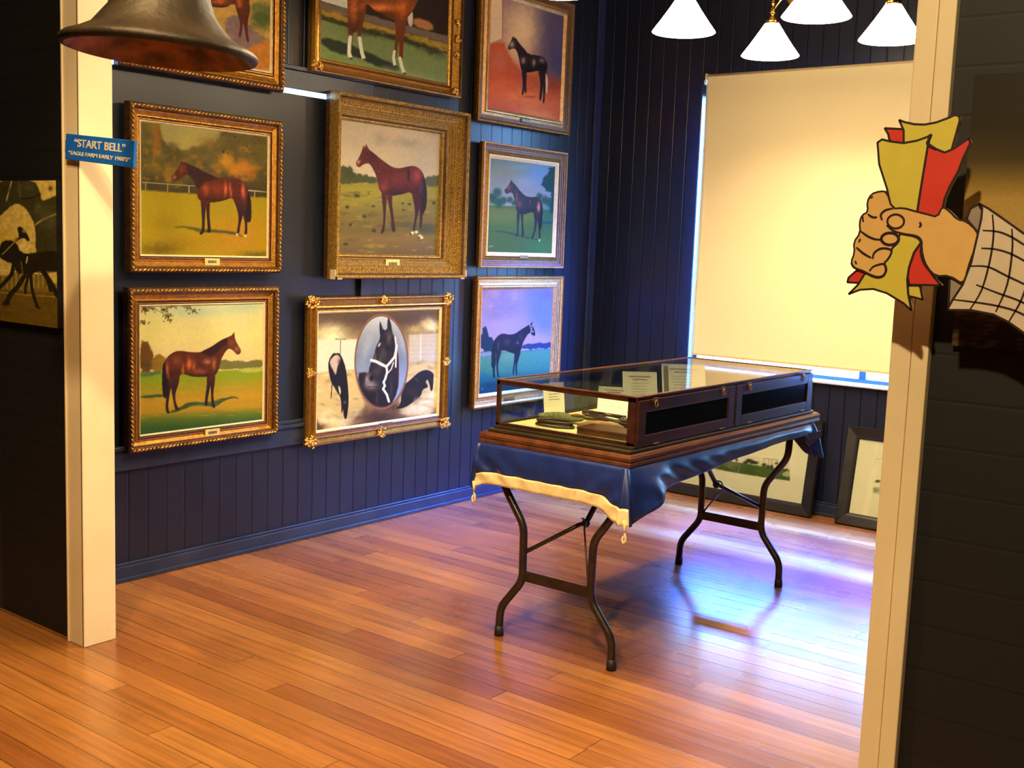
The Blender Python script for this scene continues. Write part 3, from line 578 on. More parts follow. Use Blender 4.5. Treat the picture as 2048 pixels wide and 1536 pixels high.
def art_P8(A):
    A.base((92, 68, 44)); A.vgrad([(220, (92, 72, 46)), (330, (84, 62, 44)), (480, (150, 120, 78)), (760, (200, 172, 116)), (900, (196, 164, 104)), (1100, (150, 112, 66)), (1300, (86, 58, 40))])
    A.blob(330, 470, 130, 110, (250, 236, 180), 1, jit=30); A.blob(290, 420, 90, 40, (224, 196, 130), .8, jit=24); A.blob(1230, 370, 90, 60, (246, 226, 168), .95, jit=26); A.blob(1090, 400, 70, 40, (206, 170, 100), .8, jit=20); A.blob(1190, 340, 40, 20, (226, 190, 116), .8, jit=14)
    A.fill([(205,492),(560,490),(545,762),(200,792)], (232, 218, 180), 10, 0); A.line([(365,488),(460,490)], 7, (120, 92, 66)); A.line([(412,490),(410,620)], 6, (130, 104, 76))
    A.fill([(1030,446),(1310,432),(1310,690),(1030,696)], (196, 180, 148), 10, 0); A.line([(1138,440),(1134,690)], 10, (226, 214, 184)); A.line([(1030,446),(1310,432)], 6, (150, 124, 84))
    for y in (490, 530, 570, 610, 650): A.line([(1035,y),(1300,y-6)], 4, (226, 214, 186), 3, .5)
    A.fill([(190,800),(380,775),(540,770),(560,900),(600,1000),(640,1080),(560,1180),(500,1290),(190,1330)], (214, 182, 112), 14, jit=10)
    A.fill([(1010,720),(1310,690),(1310,1180),(960,1190),(930,1100)], (214, 184, 118), 14, jit=10)
    rs = random.Random(2)
    for k in range(70):
        x, y = (200+rs.random()*380, 800+rs.random()*460) if k % 2 else (960+rs.random()*320, 700+rs.random()*460)
        A.blob(x, y, 20+rs.random()*40, 6+rs.random()*10, rs.choice([(240,218,156),(150,118,66),(226,200,134),(176,142,84),(246,230,176)]), .6, rs.random()-.5, jit=14)
    for x, y in ((260,1220),(340,1230),(420,1240),(480,1220),(1010,1150),(1070,1120),(1150,1130),(1200,1060),(1240,1000)): A.blob(x, y, 46, 30, (246, 226, 168), .8, jit=18)
    A.blob(760, 1200, 200, 80, (66, 44, 34), .95, jit=24); A.blob(560, 1240, 80, 40, (130, 100, 60), .6, jit=20); A.blob(230, 1280, 60, 30, (90, 62, 40), .8, jit=14); A.blob(880, 1100, 80, 40, (70, 46, 34), .8, jit=16)
    K = (28, 20, 22)
    A.fill([(345,612),(372,618),(400,612),(425,650),(460,750),(478,900),(487,1050),(470,1200),(455,1218),(440,1190),(436,1120),(420,1060),(405,1000),(385,980),(350,915),(325,880),(300,760),(303,680)], K, 3)
    A.fill([(410,980),(440,1060),(432,1150),(420,1160),(418,1080)], K, 3); A.line([(335,900),(325,1022)], 9, (50, 38, 34)); A.fill([(390,900),(415,940),(412,1000),(396,960)], (226, 200, 140), 3)
    A.fill([(340,650),(372,628),(400,640),(412,668),(388,720),(368,822),(350,780),(322,730),(312,690)], (206, 174, 150), 6); A.blob(395, 690, 12, 30, (110, 84, 80), .7); A.blob(450, 1060, 12, 14, (150, 130, 110), .6)
    A.fill([(962,960),(985,900),(1040,860),(1100,800),(1160,768),(1210,768),(1255,800),(1252,850),(1245,950),(1225,962),(1215,890),(1195,850),(1178,880),(1210,920),(1150,945),(1140,1000),(1080,1050),(990,1112),(900,1122),(955,1080)], (34, 24, 22), 4)
    A.blob(1050, 960, 60, 40, (64, 44, 36), .6, jit=14); A.line([(1080,840),(1120,870)], 6, (130, 104, 80), 4, .6); A.blob(1095, 1050, 22, 34, (150, 120, 96), .7, jit=10)
    # the oval portrait
    u = (A.a-781)/247; v = (A.b-693)/437; r = np.sqrt(u*u+v*v); inn = np.clip((0.945-r)*60, 0, 1)
    A.mix((112, 68, 42), np.clip((1.0-r)*60, 0, 1)); A.mix((196, 130, 84), np.clip((1.0-r)*60, 0, 1)*np.clip(1-np.abs(r-.975)/.012, 0, 1)*.8)
    A.vgrad([(260, (206, 206, 196)), (450, (150, 152, 152)), (650, (120, 128, 142)), (850, (140, 150, 168))], 0, inn)
    A.blob(650, 560, 40, 160, (170, 174, 176), .6, .3, mask=inn); A.blob(970, 500, 30, 140, (176, 180, 184), .6, -.2, mask=inn)
    A.fill([(560,800),(640,785),(700,830),(760,900),(850,1000),(850,1110),(700,1110),(600,1000)], (34, 24, 22), 6, mask=inn)
    A.fill([(765,322),(780,352),(800,410),(835,402),(834,340),(842,283),(866,340),(880,430),(905,480),(908,560),(935,620),(940,800),(930,960),(860,1100),(780,1100),(720,1000),(740,930),(700,945),(655,930),(632,880),(632,840),(665,790),(672,740),(715,640),(730,560),(772,480),(762,400)], (36, 26, 26), 3, mask=inn)
    A.fill([(918,600),(935,640),(938,900),(922,920),(915,760)], (60, 24, 26), 4, mask=inn)
    for x, y, rx, ry, c in ((850,480,20,50,(104,90,62)), (800,620,26,60,(84,70,52)), (690,905,50,40,(176,158,144)), (655,870,24,50,(150,132,120)), (770,700,16,60,(96,82,66)), (725,660,10,50,(110,96,80)), (672,830,26,40,(120,100,90)), (740,780,34,40,(76,62,54)), (840,440,30,20,(70,56,44)), (880,700,20,60,(70,58,48)), (870,940,14,100,(66,54,46)), (740,1020,10,60,(70,60,48))): A.blob(x, y, rx, ry, c, .75, mask=inn, jit=8)
    A.blob(690, 840, 18, 26, (16, 10, 10), 1, mask=inn, hard=2); A.line([(650,925),(700,915),(745,925)], 7, (30,20,18), 4, .8, mask=inn); A.line([(560,798),(640,786),(664,800)], 8, (110,74,60), 5, .8, mask=inn); A.line([(905,500),(880,440),(866,345)], 6, (90,78,66), 5, .7, mask=inn); A.line([(790,400),(775,345)], 8, (90,74,62), 6, .7, mask=inn); A.blob(832, 572, 14, 14, (14, 10, 10), .95, mask=inn, hard=2); A.blob(762, 540, 10, 22, (210, 206, 200), .9, .5, mask=inn, hard=2); A.blob(648, 850, 10, 30, (160, 140, 124), .8, mask=inn)
    C = (232, 222, 200)
    for P, w in (([(690,680),(730,690),(780,716),(825,738)], 26), ([(825,738),(860,700),(900,650),(912,600),(918,548)], 22), ([(905,470),(915,560),(910,740)], 14), ([(828,740),(832,790),(815,850),(800,880),(812,910),(796,940),(830,990),(848,1052)], 20), ([(835,800),(870,760),(890,700)], 10)): A.line(P, w, C, 4, mask=inn)
    A.grain(.04, 14, 21)
def art_P9(A):
    A.base((150, 140, 190)); A.vgrad([(230, (140, 130, 180)), (450, (150, 146, 190)), (700, (176, 156, 186)), (830, (190, 160, 180))])
    A.fill([(620,200),(920,200),(900,700),(700,640),(620,460)], (112, 132, 214), 70, al=.9); A.blob(820, 290, 90, 50, (120, 112, 200), .7, jit=20)
    for x, y, rx, ry, c in ((280,280,60,50,(190,160,176)),(200,380,40,60,(170,150,180)),(420,440,120,60,(140,134,168)),(380,600,120,70,(176,164,190)),(500,300,60,60,(170,160,196)),(300,500,70,50,(140,130,170)),(260,400,20,20,(214,176,190))): A.blob(x, y, rx, ry, c, .7, jit=26)
    A.fill([(140,860),(560,850),(900,825),(870,1300),(100,1320)], (60, 128, 112), 6, 0)
    A.vgrad([(830, (84, 150, 128)), (940, (76, 146, 118)), (1080, (60, 128, 110)), (1160, (26, 92, 108)), (1280, (14, 60, 88))], 0.06, A.inside([(120,900),(560,860),(900,835),(880,1330),(90,1330)], 10, 0))
    A.blob(430, 900, 70, 60, (110, 156, 116), .7); A.blob(180, 1130, 60, 60, (20, 100, 130), .7, jit=12); A.blob(260, 1190, 90, 30, (10, 48, 70), .7)
    A.fill([(150,866),(275,862),(265,895),(150,912)], (140, 150, 176), 6)
    A.fill([(165,645),(200,598),(225,640),(238,700),(275,735),(300,860),(150,862)], (26, 48, 72), 5, jit=14, js=22)
    A.fill([(560,795),(640,782),(720,772),(800,776),(850,756),(870,828),(560,840)], (44, 64, 110), 5, jit=12, js=16); A.blob(730, 828, 18, 10, (170, 176, 206), .8)
    A.horse((36, 24, 46), (26, 24, 44), [(664,548),(662,575),(640,590),(600,612),(540,650),(500,680),(440,692),(380,677),(340,690),(300,730),(275,780),(275,850),(300,880),(350,852),(400,845),(450,868),(500,880),(550,860),(570,780),(600,720),(632,672),(660,688),(685,707),(698,690),(690,650),(672,600)],
        [[(272,960),(305,960),(292,1060),(300,1112),(285,1128),(275,1090)], [(305,840),(365,845),(338,940),(326,1000),(332,1080),(344,1112),(325,1114),(312,1050),(308,950)], [(492,860),(530,870),(502,960),(490,1020),(484,1085),(470,1088),(478,1010),(488,940)], [(512,860),(556,845),(532,930),(513,1000),(518,1090),(505,1092),(498,1020)]],
        tail=[(290,730),(270,800),(262,900),(259,1020),(302,1022),(306,900)], hi=[(330,800,8,50,(80,66,90),.7), (420,760,30,30,(58,44,70),.7), (520,770,12,14,(110,96,120),.7), (560,710,20,40,(60,46,74),.6), (300,900,5,30,(170,150,170),.7)])
    for P in ([(640,590),(655,640),(675,665)], [(672,585),(660,640),(650,668)], [(650,600),(672,600)], [(648,668),(680,660)], [(652,670),(648,730)]): A.line(P, 6, (206, 196, 206), 3, .85)
    A.line([(160,1240),(178,1222)], 5, (180,200,200), 3, .7); A.grain(.04, 16, 23)
def art_L(A):  # black and white print; the warm lamplight is painted into its tones
    A.base((204, 176, 92)); A.blob(60, 620, 160, 90, (190, 160, 30), .5)
    A.fill([(-300,300),(-60,150),(40,80),(290,80),(348,190),(350,262),(400,250),(520,200),(520,1080),(430,860),(330,850),(306,700),(302,480),(240,350),(150,272),(60,330),(0,398),(-300,500)], (58, 54, 30), 4, jit=6)
    A.fill([(110,80),(60,270),(46,262),(96,80)], (206, 180, 104), 3); A.fill([(170,90),(185,240),(160,240),(150,100)], (96, 88, 50), 8, al=.7); A.line([(170,245),(250,245),(330,210)], 10, (24, 20, 10)); A.line([(300,468),(360,425),(480,375)], 16, (150, 134, 84), 5)
    for x, y, rx, ry, c in ((420,420,60,90,(86,82,44)), (380,620,60,80,(50,46,20)), (240,150,60,50,(82,76,46)), (330,330,40,50,(92,86,50)), (60,160,40,60,(50,44,22)), (440,760,50,60,(40,36,16))): A.blob(x, y, rx, ry, c, .7, jit=18)
    A.blob(432, 160, 22, 22, (74, 64, 30), .9, hard=2, jit=6)
    A.fill([(-300,820),(540,880),(540,1060),(-300,1060)], (112, 92, 34), 8, 0); A.fill([(-300,750),(110,780),(110,900),(-300,900)], (196, 170, 96), 5, 0); A.line([(-300,830),(520,900)], 10, (214, 190, 116)); A.fill([(400,880),(500,870),(500,980),(440,960)], (200, 168, 84), 5)
    for x in range(-280, 500, 38): A.line([(x,860),(x,1010)], 9, (170, 146, 76), 4, .7)
    A.fill([(-300,1000),(540,1055),(540,1400),(-300,1400)], (92, 72, 22), 10, 0, jit=6); A.line([(-300,1020),(520,1090)], 8, (150, 124, 56), 5)
    D = (34, 28, 14)
    A.fill([(0,640),(30,600),(110,598),(150,640),(175,700),(250,716),(310,700),(520,690),(520,860),(430,870),(330,862),(260,900),(200,880),(150,890),(110,800),(40,780),(-10,740)], D, 4, jit=5)
    A.fill([(150,520),(150,485),(180,482),(205,505),(240,560),(256,602),(235,612),(205,575),(150,600),(130,620),(120,600),(165,560)], D, 3); A.blob(205, 520, 20, 18, (150, 130, 90), .8, .5, hard=2)
    A.fill([(160,612),(250,610),(270,650),(240,680),(175,700),(155,660)], (214, 190, 120), 5)
    A.line([(20,720),(110,630),(160,570)], 8, (190, 170, 110), 3, .8)
    for P, w in (([(120,800),(100,890),(40,960),(0,1000)], 34), ([(210,900),(150,1000),(90,1060),(50,1140)], 40), ([(250,880),(220,980),(215,1050)], 22), ([(260,880),(270,1000),(290,1080),(320,1170)], 26), ([(360,850),(430,960),(490,1070)], 44), ([(380,850),(400,930),(430,1030)], 24), ([(30,1140),(75,1140)], 24), ([(305,1165),(340,1180)], 16)): A.line(P, w, D, 5)
    A.line([(235,740),(225,790)], 10, (200,180,120)); A.line([(180,780),(195,900)], 8, (110, 96, 60)); A.grain(.16, 26, 31)
def art_R(A):
    A.base((52, 40, 20)); A.vgrad([(-150, (44, 36, 20)), (250, (54, 42, 20)), (440, (82, 62, 24)), (560, (150, 114, 44)), (680, (206, 160, 76)), (900, (214, 170, 92)), (1180, (196, 156, 92))], .03)
    A.vgrad([(1200, (98, 70, 34)), (1330, (84, 58, 26)), (1560, (50, 36, 18))], 0, A.inside([(700,1235),(1000,1225),(1600,1240),(1600,1650),(700,1650)], 10, 0))
    m = A.inside([(700,1240),(1600,1245),(1600,1650),(700,1650)], 6, 0); n = fbm(A.a*.28, A.b*1.6, 22, 77); A.mix((38, 24, 10), m*np.clip((n-.5)*5, 0, .8)); A.mix((140, 104, 60), m*np.clip((.42-n)*5, 0, .6))
    A.grain(.06, 8, 33)
def art_A(A):
    A.base((246, 232, 206)); g = [(330,395),(560,330),(700,355),(900,385),(1048,405),(1048,492),(760,452),(430,392)]
    A.fill([(330,300),(560,268),(1048,330),(1048,410),(330,400)], (236, 220, 196), 5, 0)
    A.fill(g, (70, 94, 36), 4, 0, jit=4); A.fill([(970,440),(1048,400),(1048,470)], (186, 176, 140), 5); A.line([(600,330),(1040,402)], 5, (200, 190, 160))
    for x, y, rx, ry in ((720,330,32,16),(760,345,40,14),(690,345,20,12),(840,362,20,16),(875,375,20,16),(620,322,12,16),(905,380,14,20),(940,350,14,12),(1005,400,30,8)): A.blob(x, y, rx, ry, (40, 38, 26), .95, jit=6, hard=2)
    for P in ([(840,312),(948,322)], [(840,312),(838,350)], [(948,322),(944,364)], [(905,318),(903,360)], [(880,316),(880,352)]): A.line(P, 5, (150, 140, 120), 3)
def art_B(A):
    A.base((246, 230, 200)); A.fill([(1725,540),(1850,548),(1850,612),(1722,590)], (190, 190, 150), 4, 0); A.fill([(1722,545),(1752,552),(1775,575),(1722,588)], (150, 156, 118), 4)
    A.blob(1760, 496, 26, 12, (60, 56, 40), .9, jit=6, hard=2); A.line([(1745,315),(1850,318)], 4, (150, 140, 120), 3, .6)
    A.line([(1722,430),(1722,590)], 3, (206, 190, 160), 2, .6)

# ------------------------------------------------------------------ picture frames
GOLD = mat('gilt', (172, 124, 42), 0.32, 0.75, noise=(60, 1, (134, 88, 26)), bump=(180, 0.3))
GOLDB = mat('bright_gilt', (240, 190, 92), 0.26, 0.8, noise=(90, 1, (206, 146, 56)), bump=(200, 0.2))
GOLDD = mat('dark_gilt', (70, 42, 16), 0.45, 0.45, noise=(50, 1, (104, 68, 26)), bump=(160, 0.3))  # darker gilt for sides, recesses, backing boards and some beading
GOLDR = mat('red_bole', (76, 32, 18), 0.45, 0.15, noise=(90, 1, (120, 52, 28)))
OLIVE = mat('olive_gilt', (176, 138, 50), 0.42, 0.6, noise=(70, 1, (126, 94, 34)), bump=(260, 0.9))
OLIVB = mat('olive_gilt_bright', (214, 176, 84), 0.40, 0.6, noise=(70, 1, (160, 122, 50)), bump=(260, 0.7))
TAUPE = mat('brown_lime_wood', (128, 92, 62), 0.45, 0.15, noise=(40, 1, (104, 70, 46)), bump=(90, 0.2))
PALEG = mat('pale_gilt', (226, 184, 124), 0.36, 0.5, noise=(50, 1, (196, 148, 88)), bump=(120, 0.2))
SLIP = mat('ivory_slip', (238, 220, 176), 0.5, noise=(60, 1, (224, 202, 156)))
PLATE = mat('ivory_nameplate', (240, 214, 130), 0.35, 0.2)
BRASSP = mat('brass_nameplate', (124, 92, 56), 0.4, 0.5)
INK = mat('dark_ink', (48, 36, 24), 0.6)
def moulding(name, out, inn, prof, mats, parent, x0=XL):
    """sweep prof [(t, height, mat)] round from the outer rectangle (t=0) to the inner one (t=1), mitred"""
    b = MB(); rings = []
    for t, h, _ in prof:
        y0, y1, z0, z1 = [o+(i-o)*t for o, i in zip(out, inn)]
        rings.append([(x0+h, y0, z0), (x0+h, y1, z0), (x0+h, y1, z1), (x0+h, y0, z1)])
    v = [p for r in rings for p in r]
    for k in range(len(prof)-1):
        f = [(k*4+j, k*4+(j+1) % 4, k*4+4+(j+1) % 4, k*4+4+j) for j in range(4)]
        b.f += f; b.mi += [prof[k+1][2]]*4
    b.v = v
    return b.build(name, mats, parent)
def rot_ball(b, c, r, ang, n=7, m=4):
    t = MB(); t.ball((0, 0, 0), r, n, m); ca, sa = math.cos(ang), math.sin(ang)
    b.add([(c[0]+x, c[1]+y*ca-z*sa, c[2]+y*sa+z*ca) for x, y, z in t.v], t.f)
def run_beads(b, rect, x, step, r, slant=0.5, alt=False, wave=0.0):
    y0, y1, z0, z1 = rect
    for (a0, b0), (a1, b1), base in (((y0,z0),(y1,z0),0), ((y1,z0),(y1,z1),PI/2), ((y1,z1),(y0,z1),PI), ((y0,z1),(y0,z0),-PI/2)):
        L = math.hypot(a1-a0, b1-b0); n = max(2, int(L/step))
        for i in range(n):
            t = (i+.5)/n; k = (1 if (i % 2 == 0 or not alt) else -1); s = 1+wave*math.sin(i*0.9)
            rot_ball(b, (x, a0+(a1-a0)*t, b0+(b1-b0)*t), (r[0]*s, r[1]*s, r[2]), base+slant*k)
def leafwork(b, y, z, x, s, rs, n=26):
    for k in range(n):
        a = rs.random()*2*PI; d = rs.random()**.6*s
        rot_ball(b, (x+0.004+rs.random()*0.006, y+math.cos(a)*d, z+math.sin(a)*d*.8), (.006, .011, .0055), a+PI/2*(k % 2))
def lerp_rect(o, i, t): return [a+(b-a)*t for a, b in zip(o, i)]
def nameplate(parent, y, z, x, w, h, m, marks=True):
    p = MB().box(x, x+.003, y-w/2, y+w/2, z-h/2, z+h/2).build('nameplate', m, parent, bevel=.0008)
    if marks:
        b = MB(); rs = random.Random(int(y*1000)); t = -w*.30
        while t < w*.28:
            ww = w*rs.uniform(.03, .06); b.box(x+.003, x+.0034, y+t, y+t+ww, z-h*.20, z+h*.20); t += ww+w*.02
        b.build('engraving', INK, p)
def painting(label, crop, fn, out, inn, style, plate=None, cell=0.003, gain=(1, 1, 1), seed=1):
    T = thing('framed_painting', label, 'painting', group=None)
    rs = random.Random(seed)
    xc = XL+.036
    if style == 'ornate':
        pr = [(0,.0225,0),(0,.052,0),(.03,.060,0),(.08,.064,0),(.25,.066,0),(.33,.060,0),(.36,.050,0),(.40,.050,1),(.60,.040,1),(.66,.046,2),(.70,.046,2),(.71,.039,3),(.80,.038,3),(.81,.041,2),(.84,.041,2),(.86,.036,3),(.90,.036,3)]
        moulding('frame', out, inn, pr, [GOLDD, GOLD, GOLDB, GOLDR], T)
        moulding('slip', lerp_rect(out, inn, .90), inn, [(0,.024,0),(0,.043,0),(.35,.044,0),(1,.037,0),(1,.034,0)], SLIP, T)
        b = MB(); run_beads(b, lerp_rect(out, inn, .16), XL+.066, .019, (.007,.0105,.0046), .55, wave=.35); b.build('ornament', GOLDB, T, True)
        b = MB(); run_beads(b, lerp_rect(out, inn, .755), XL+.0385, .011, (.002,.0036,.003), .0); b.build('beading', GOLDD, T, True)
    elif style == 'antique':
        pr = [(0,.0225,0),(0,.050,0),(.0,.086,1),(.05,.104,1),(.10,.110,2),(.17,.108,1),(.22,.094,0),(.30,.080,1),(.44,.074,1),(.50,.078,2),(.54,.074,1),(.60,.066,1),(.74,.060,1),(.78,.064,2),(.83,.060,1),(.88,.048,0),(.93,.046,2),(1,.038,1),(1,.034,1)]
        moulding('frame', out, inn, pr, [GOLDD, OLIVE, OLIVB], T)
        b = MB(); run_beads(b, lerp_rect(out, inn, .08), XL+.110, .0120, (.004,.0065,.0045), .6); run_beads(b, lerp_rect(out, inn, .57), XL+.070, .012, (.003,.0048,.004), -.5)
        run_beads(b, lerp_rect(out, inn, .30), XL+.081, .017, (.004,.010,.004), .8, alt=True); run_beads(b, lerp_rect(out, inn, .40), XL+.077, .017, (.004,.009,.004), -.8, alt=True)
        run_beads(b, lerp_rect(out, inn, .67), XL+.063, .0100, (.002,.0038,.0028), .0)
        b.build('ornament', OLIVB, T, True)
        for y, z, sy, sz in ((out[0], out[2], 1, 1), (out[1], out[2], -1, 1)):
            ch = MB()
            ch.box(XL+.070, XL+.1065, min(y, y+sy*.014)-.0012*(sy > 0), max(y, y+sy*.014)+.0012*(sy < 0), z-.0012, z+.045)
            ch.box(XL+.070, XL+.1065, min(y, y+sy*.045), max(y, y+sy*.045), z-.0013, z+.012)
            ch.build('corner_guard', SLIP, T)
    elif style == 'swept':
        pr = [(0,.0225,0),(0,.040,1),(.04,.058,2),(.10,.060,1),(.16,.050,1),(.42,.046,1),(.52,.058,1),(.60,.060,2),(.66,.052,1),(.74,.046,0),(.80,.048,2),(.84,.044,1)]
        moulding('frame', out, inn, pr, [GOLDD, GOLD, GOLDB], T)
        moulding('slip', lerp_rect(out, inn, .84), inn, [(0,.024,0),(0,.046,0),(.4,.046,0),(1,.038,0),(1,.034,0)], SLIP, T)
        b = MB(); run_beads(b, lerp_rect(out, inn, .77), XL+.047, .010, (.002,.0038,.0025), .5); b.build('beading', GOLDD, T, True)
        c = lerp_rect(out, inn, .26)
        for y in (c[0], c[1]):
            for z in (c[2], c[3]): b = MB(); leafwork(b, y, z, XL+.050, .040, rs, 40); b.build('corner_ornament', GOLDB, T, True)
        for y, z in (((c[0]+c[1])/2, c[2]), ((c[0]+c[1])/2, c[3]), (c[0], (c[2]+c[3])/2), (c[1], (c[2]+c[3])/2)): b = MB(); leafwork(b, y, z, XL+.048, .030, rs, 26); b.build('ornament', GOLDB, T, True)
    elif style == 'gilt':
        pr = [(0,.0225,0),(0,.050,1),(.04,.070,2),(.12,.072,1),(.20,.060,0),(.26,.058,1),(.55,.046,1),(.62,.052,2),(.70,.050,1),(.78,.042,0),(.84,.044,1),(.93,.042,2),(1,.037,1),(1,.034,1)]
        moulding('frame', out, inn, pr, [GOLDD, GOLD, GOLDB], T)
        c = lerp_rect(out, inn, .38)
        for y in (c[0], c[1]):
            for z in (c[2], c[3]): b = MB(); leafwork(b, y, z, XL+.054, .032, rs, 30); b.build('corner_ornament', GOLDB, T, True)
        for z in (c[2]+.2, c[2]+.28, c[2]+.36): b = MB(); leafwork(b, c[1], z, XL+.054, .022, rs, 14); b.build('ornament', GOLDB, T, True)
        b = MB(); run_beads(b, lerp_rect(out, inn, .80), XL+.044, .010, (.002,.0036,.0028), .0); b.build('beading', GOLD, T, True)
    else:   # 'wood' stepped frame, style = (edge, field, inner, slip materials)
        e, f_, i_, s_, d = style
        pr = [(0,.0225,0),(0,.030+d,0),(.03,.044+d,1),(.10,.046+d,1),(.14,.040+d,2),(.24,.038+d*.8,2),(.26,.034+d*.8,0),(.36,.036+d*.6,2),(.38,.032+d*.6,0),(.48,.034+d*.4,2),(.50,.031+d*.4,0),(.60,.036+d*.3,3),(.68,.040+d*.2,3),(.74,.034,3)]
        moulding('frame', out, inn, pr, [GOLDD, e, f_, i_], T)
        moulding('slip', lerp_rect(out, inn, .74), inn, [(0,.024,0),(0,.047,0),(.3,.048,0),(1,.037,0),(1,.034,0)], s_, T)
        b = MB(); run_beads(b, lerp_rect(out, inn, .02), XL+.044+d, .009, (.002,.0034,.0025), .5); b.build('beading', e, T, True)
    canvas('canvas', xc, inn[0]-.004, inn[1]+.004, inn[2]-.004, inn[3]+.004, crop, fn, T, cell, gain=gain)
    MB().box(XL+.0225, xc-.001, out[0]+.01, out[1]-.01, out[2]+.01, out[3]-.01).build('backing_board', GOLDD, T)
    if plate:
        y, z, h, w, hh, m, mk = plate; nameplate(T, y, z, XL+h, w, hh, m, mk)
    hk = MB().tube([(XL+.001, (out[0]+out[1])/2, out[3]-.05), (XL+.024, (out[0]+out[1])/2, out[3]-.05)], .004, 6).build('hanging_hook', GOLDD, T)
    return T
def R(yc, zc, w, h): return (yc-w/2, yc+w/2, zc-h/2, zc+h/2)
painting('ornate gilt framed painting partly hidden behind the hanging bell, top row', (0, 0, 3.303), art_P1, (2.64, 3.482, 2.121, 2.975), (2.705, 3.417, 2.205, 2.90), 'ornate', gain=(1.3, 1.3, 1.2), seed=1)
painting('gilt framed painting of a chestnut horse with four white socks, top row', (580, 0, 3.303), art_P2, (3.652, 4.70, 2.238, 2.985), (3.720, 4.612, 2.308, 2.91), 'gilt', gain=(1.5, 1.5, 1.4), seed=2)
painting('gold and brown framed painting of a black horse in a red and purple stable', (580, 0, 3.303), art_P3, (4.855, 5.731, 2.143, 2.915), (4.963, 5.646, 2.225, 2.834), (GOLD, TAUPE, PALEG, PALEG, .012), plate=(5.30, 2.187, .046, .08, .018, BRASSP, False), gain=(2.0, 1.7, 1.2))
painting('ornate gilt framed painting of a bay horse before autumn trees, beside the blue sign', (230, 180, 4.043), art_P4, R(3.081, 1.647, .79, .687), (2.752, 3.408, 1.379, 1.915), 'ornate', plate=(3.10, 1.352, .046, .078, .030, PLATE, True), gain=(1.2, 1.12, 1.0), seed=4)
painting('wide antique gold framed painting of a red-brown horse under a cloudy sky', (630, 160, 3.656), art_P5, (3.772, 4.742, 1.278, 2.166), (3.852, 4.573, 1.402, 2.04), 'antique', plate=(4.20, 1.352, .070, .10, .048, PLATE, True), gain=(1.45, 1.4, 1.3), seed=5)
painting('brown stepped wooden framed painting of a dark horse beside a leafy tree', (930, 260, 5.12), art_P6, R(5.319, 1.688, .80, .697), (5.002, 5.621, 1.427, 1.95), (PALEG, TAUPE, GOLD, SLIP, .014), plate=(5.33, 1.402, .046, .085, .018, BRASSP, False), gain=(1.35, 1.2, .9))
painting('ornate gilt framed painting of a bay horse facing right under a pale yellow sky', (230, 550, 4.043), art_P7, R(3.071, .899, .792, .69), (2.745, 3.392, .625, 1.162), 'ornate', plate=(3.105, .597, .046, .078, .030, PLATE, True), gain=(1.2, 1.18, 1.1), seed=7)
painting('gilt framed sepia painting with an oval portrait of a horse head in a white halter', (590, 570, 4.518), art_P8, R(4.167, .825, 1.02, .724), (3.73, 4.606, .537, 1.107), 'swept', plate=(4.20, .522, .046, .10, .014, BRASSP, False), gain=(1.35, 1.35, 1.3), seed=8)
painting('gold and cream framed painting of a black horse on teal grass, behind the display case', (930, 530, 4.955), art_P9, (4.90, 5.735, .533, 1.289), (4.968, 5.652, .614, 1.213), (GOLD, PALEG, PALEG, PALEG, .012), plate=(5.24, .565, .046, .10, .022, BRASSP, False), gain=(1.1, .85, .6))
#PART3
# ------------------------------------------------------------------ wall photographs beside the opening
PRINT = art_mat('photo_print', 0.35, 0.4)
BLACKW = mat('black_lacquer', (22, 20, 20), 0.35, noise=(12, 1, (34, 31, 28)), bump=(80, 0.1))
T = thing('wall_photograph', 'black and white photograph of racing horses, lamplight tint in its colours, on the dark wall left of the white post', 'picture')
x0, x1, z0, z1 = -4.78, -3.684, 1.126, 1.637
MB().box(x0, x1, YP-.020, YP, z0, z1).build('backing_board', BLACKW, T)
canvas('print', YP-.0208, x0, x1, z0, z1, (0, 340, 4.267), art_L, T, .0035, PRINT, 'Y', gain=(1.9, 1.7, 1.3))
T = thing('wall_photograph', 'large brown mounted photograph behind the cartoon sleeve on the right wall', 'picture')
x0, x1, z0, z1 = -.641, .25, 1.322, 1.81
MB().box(x0, x1, YP-.016, YP, z0, z1).build('backing_board', BLACKW, T)
canvas('print', YP-.0168, x0, x1, z0, z1, (1640, 180, 2.953), art_R, T, .0035, PRINT, 'Y')

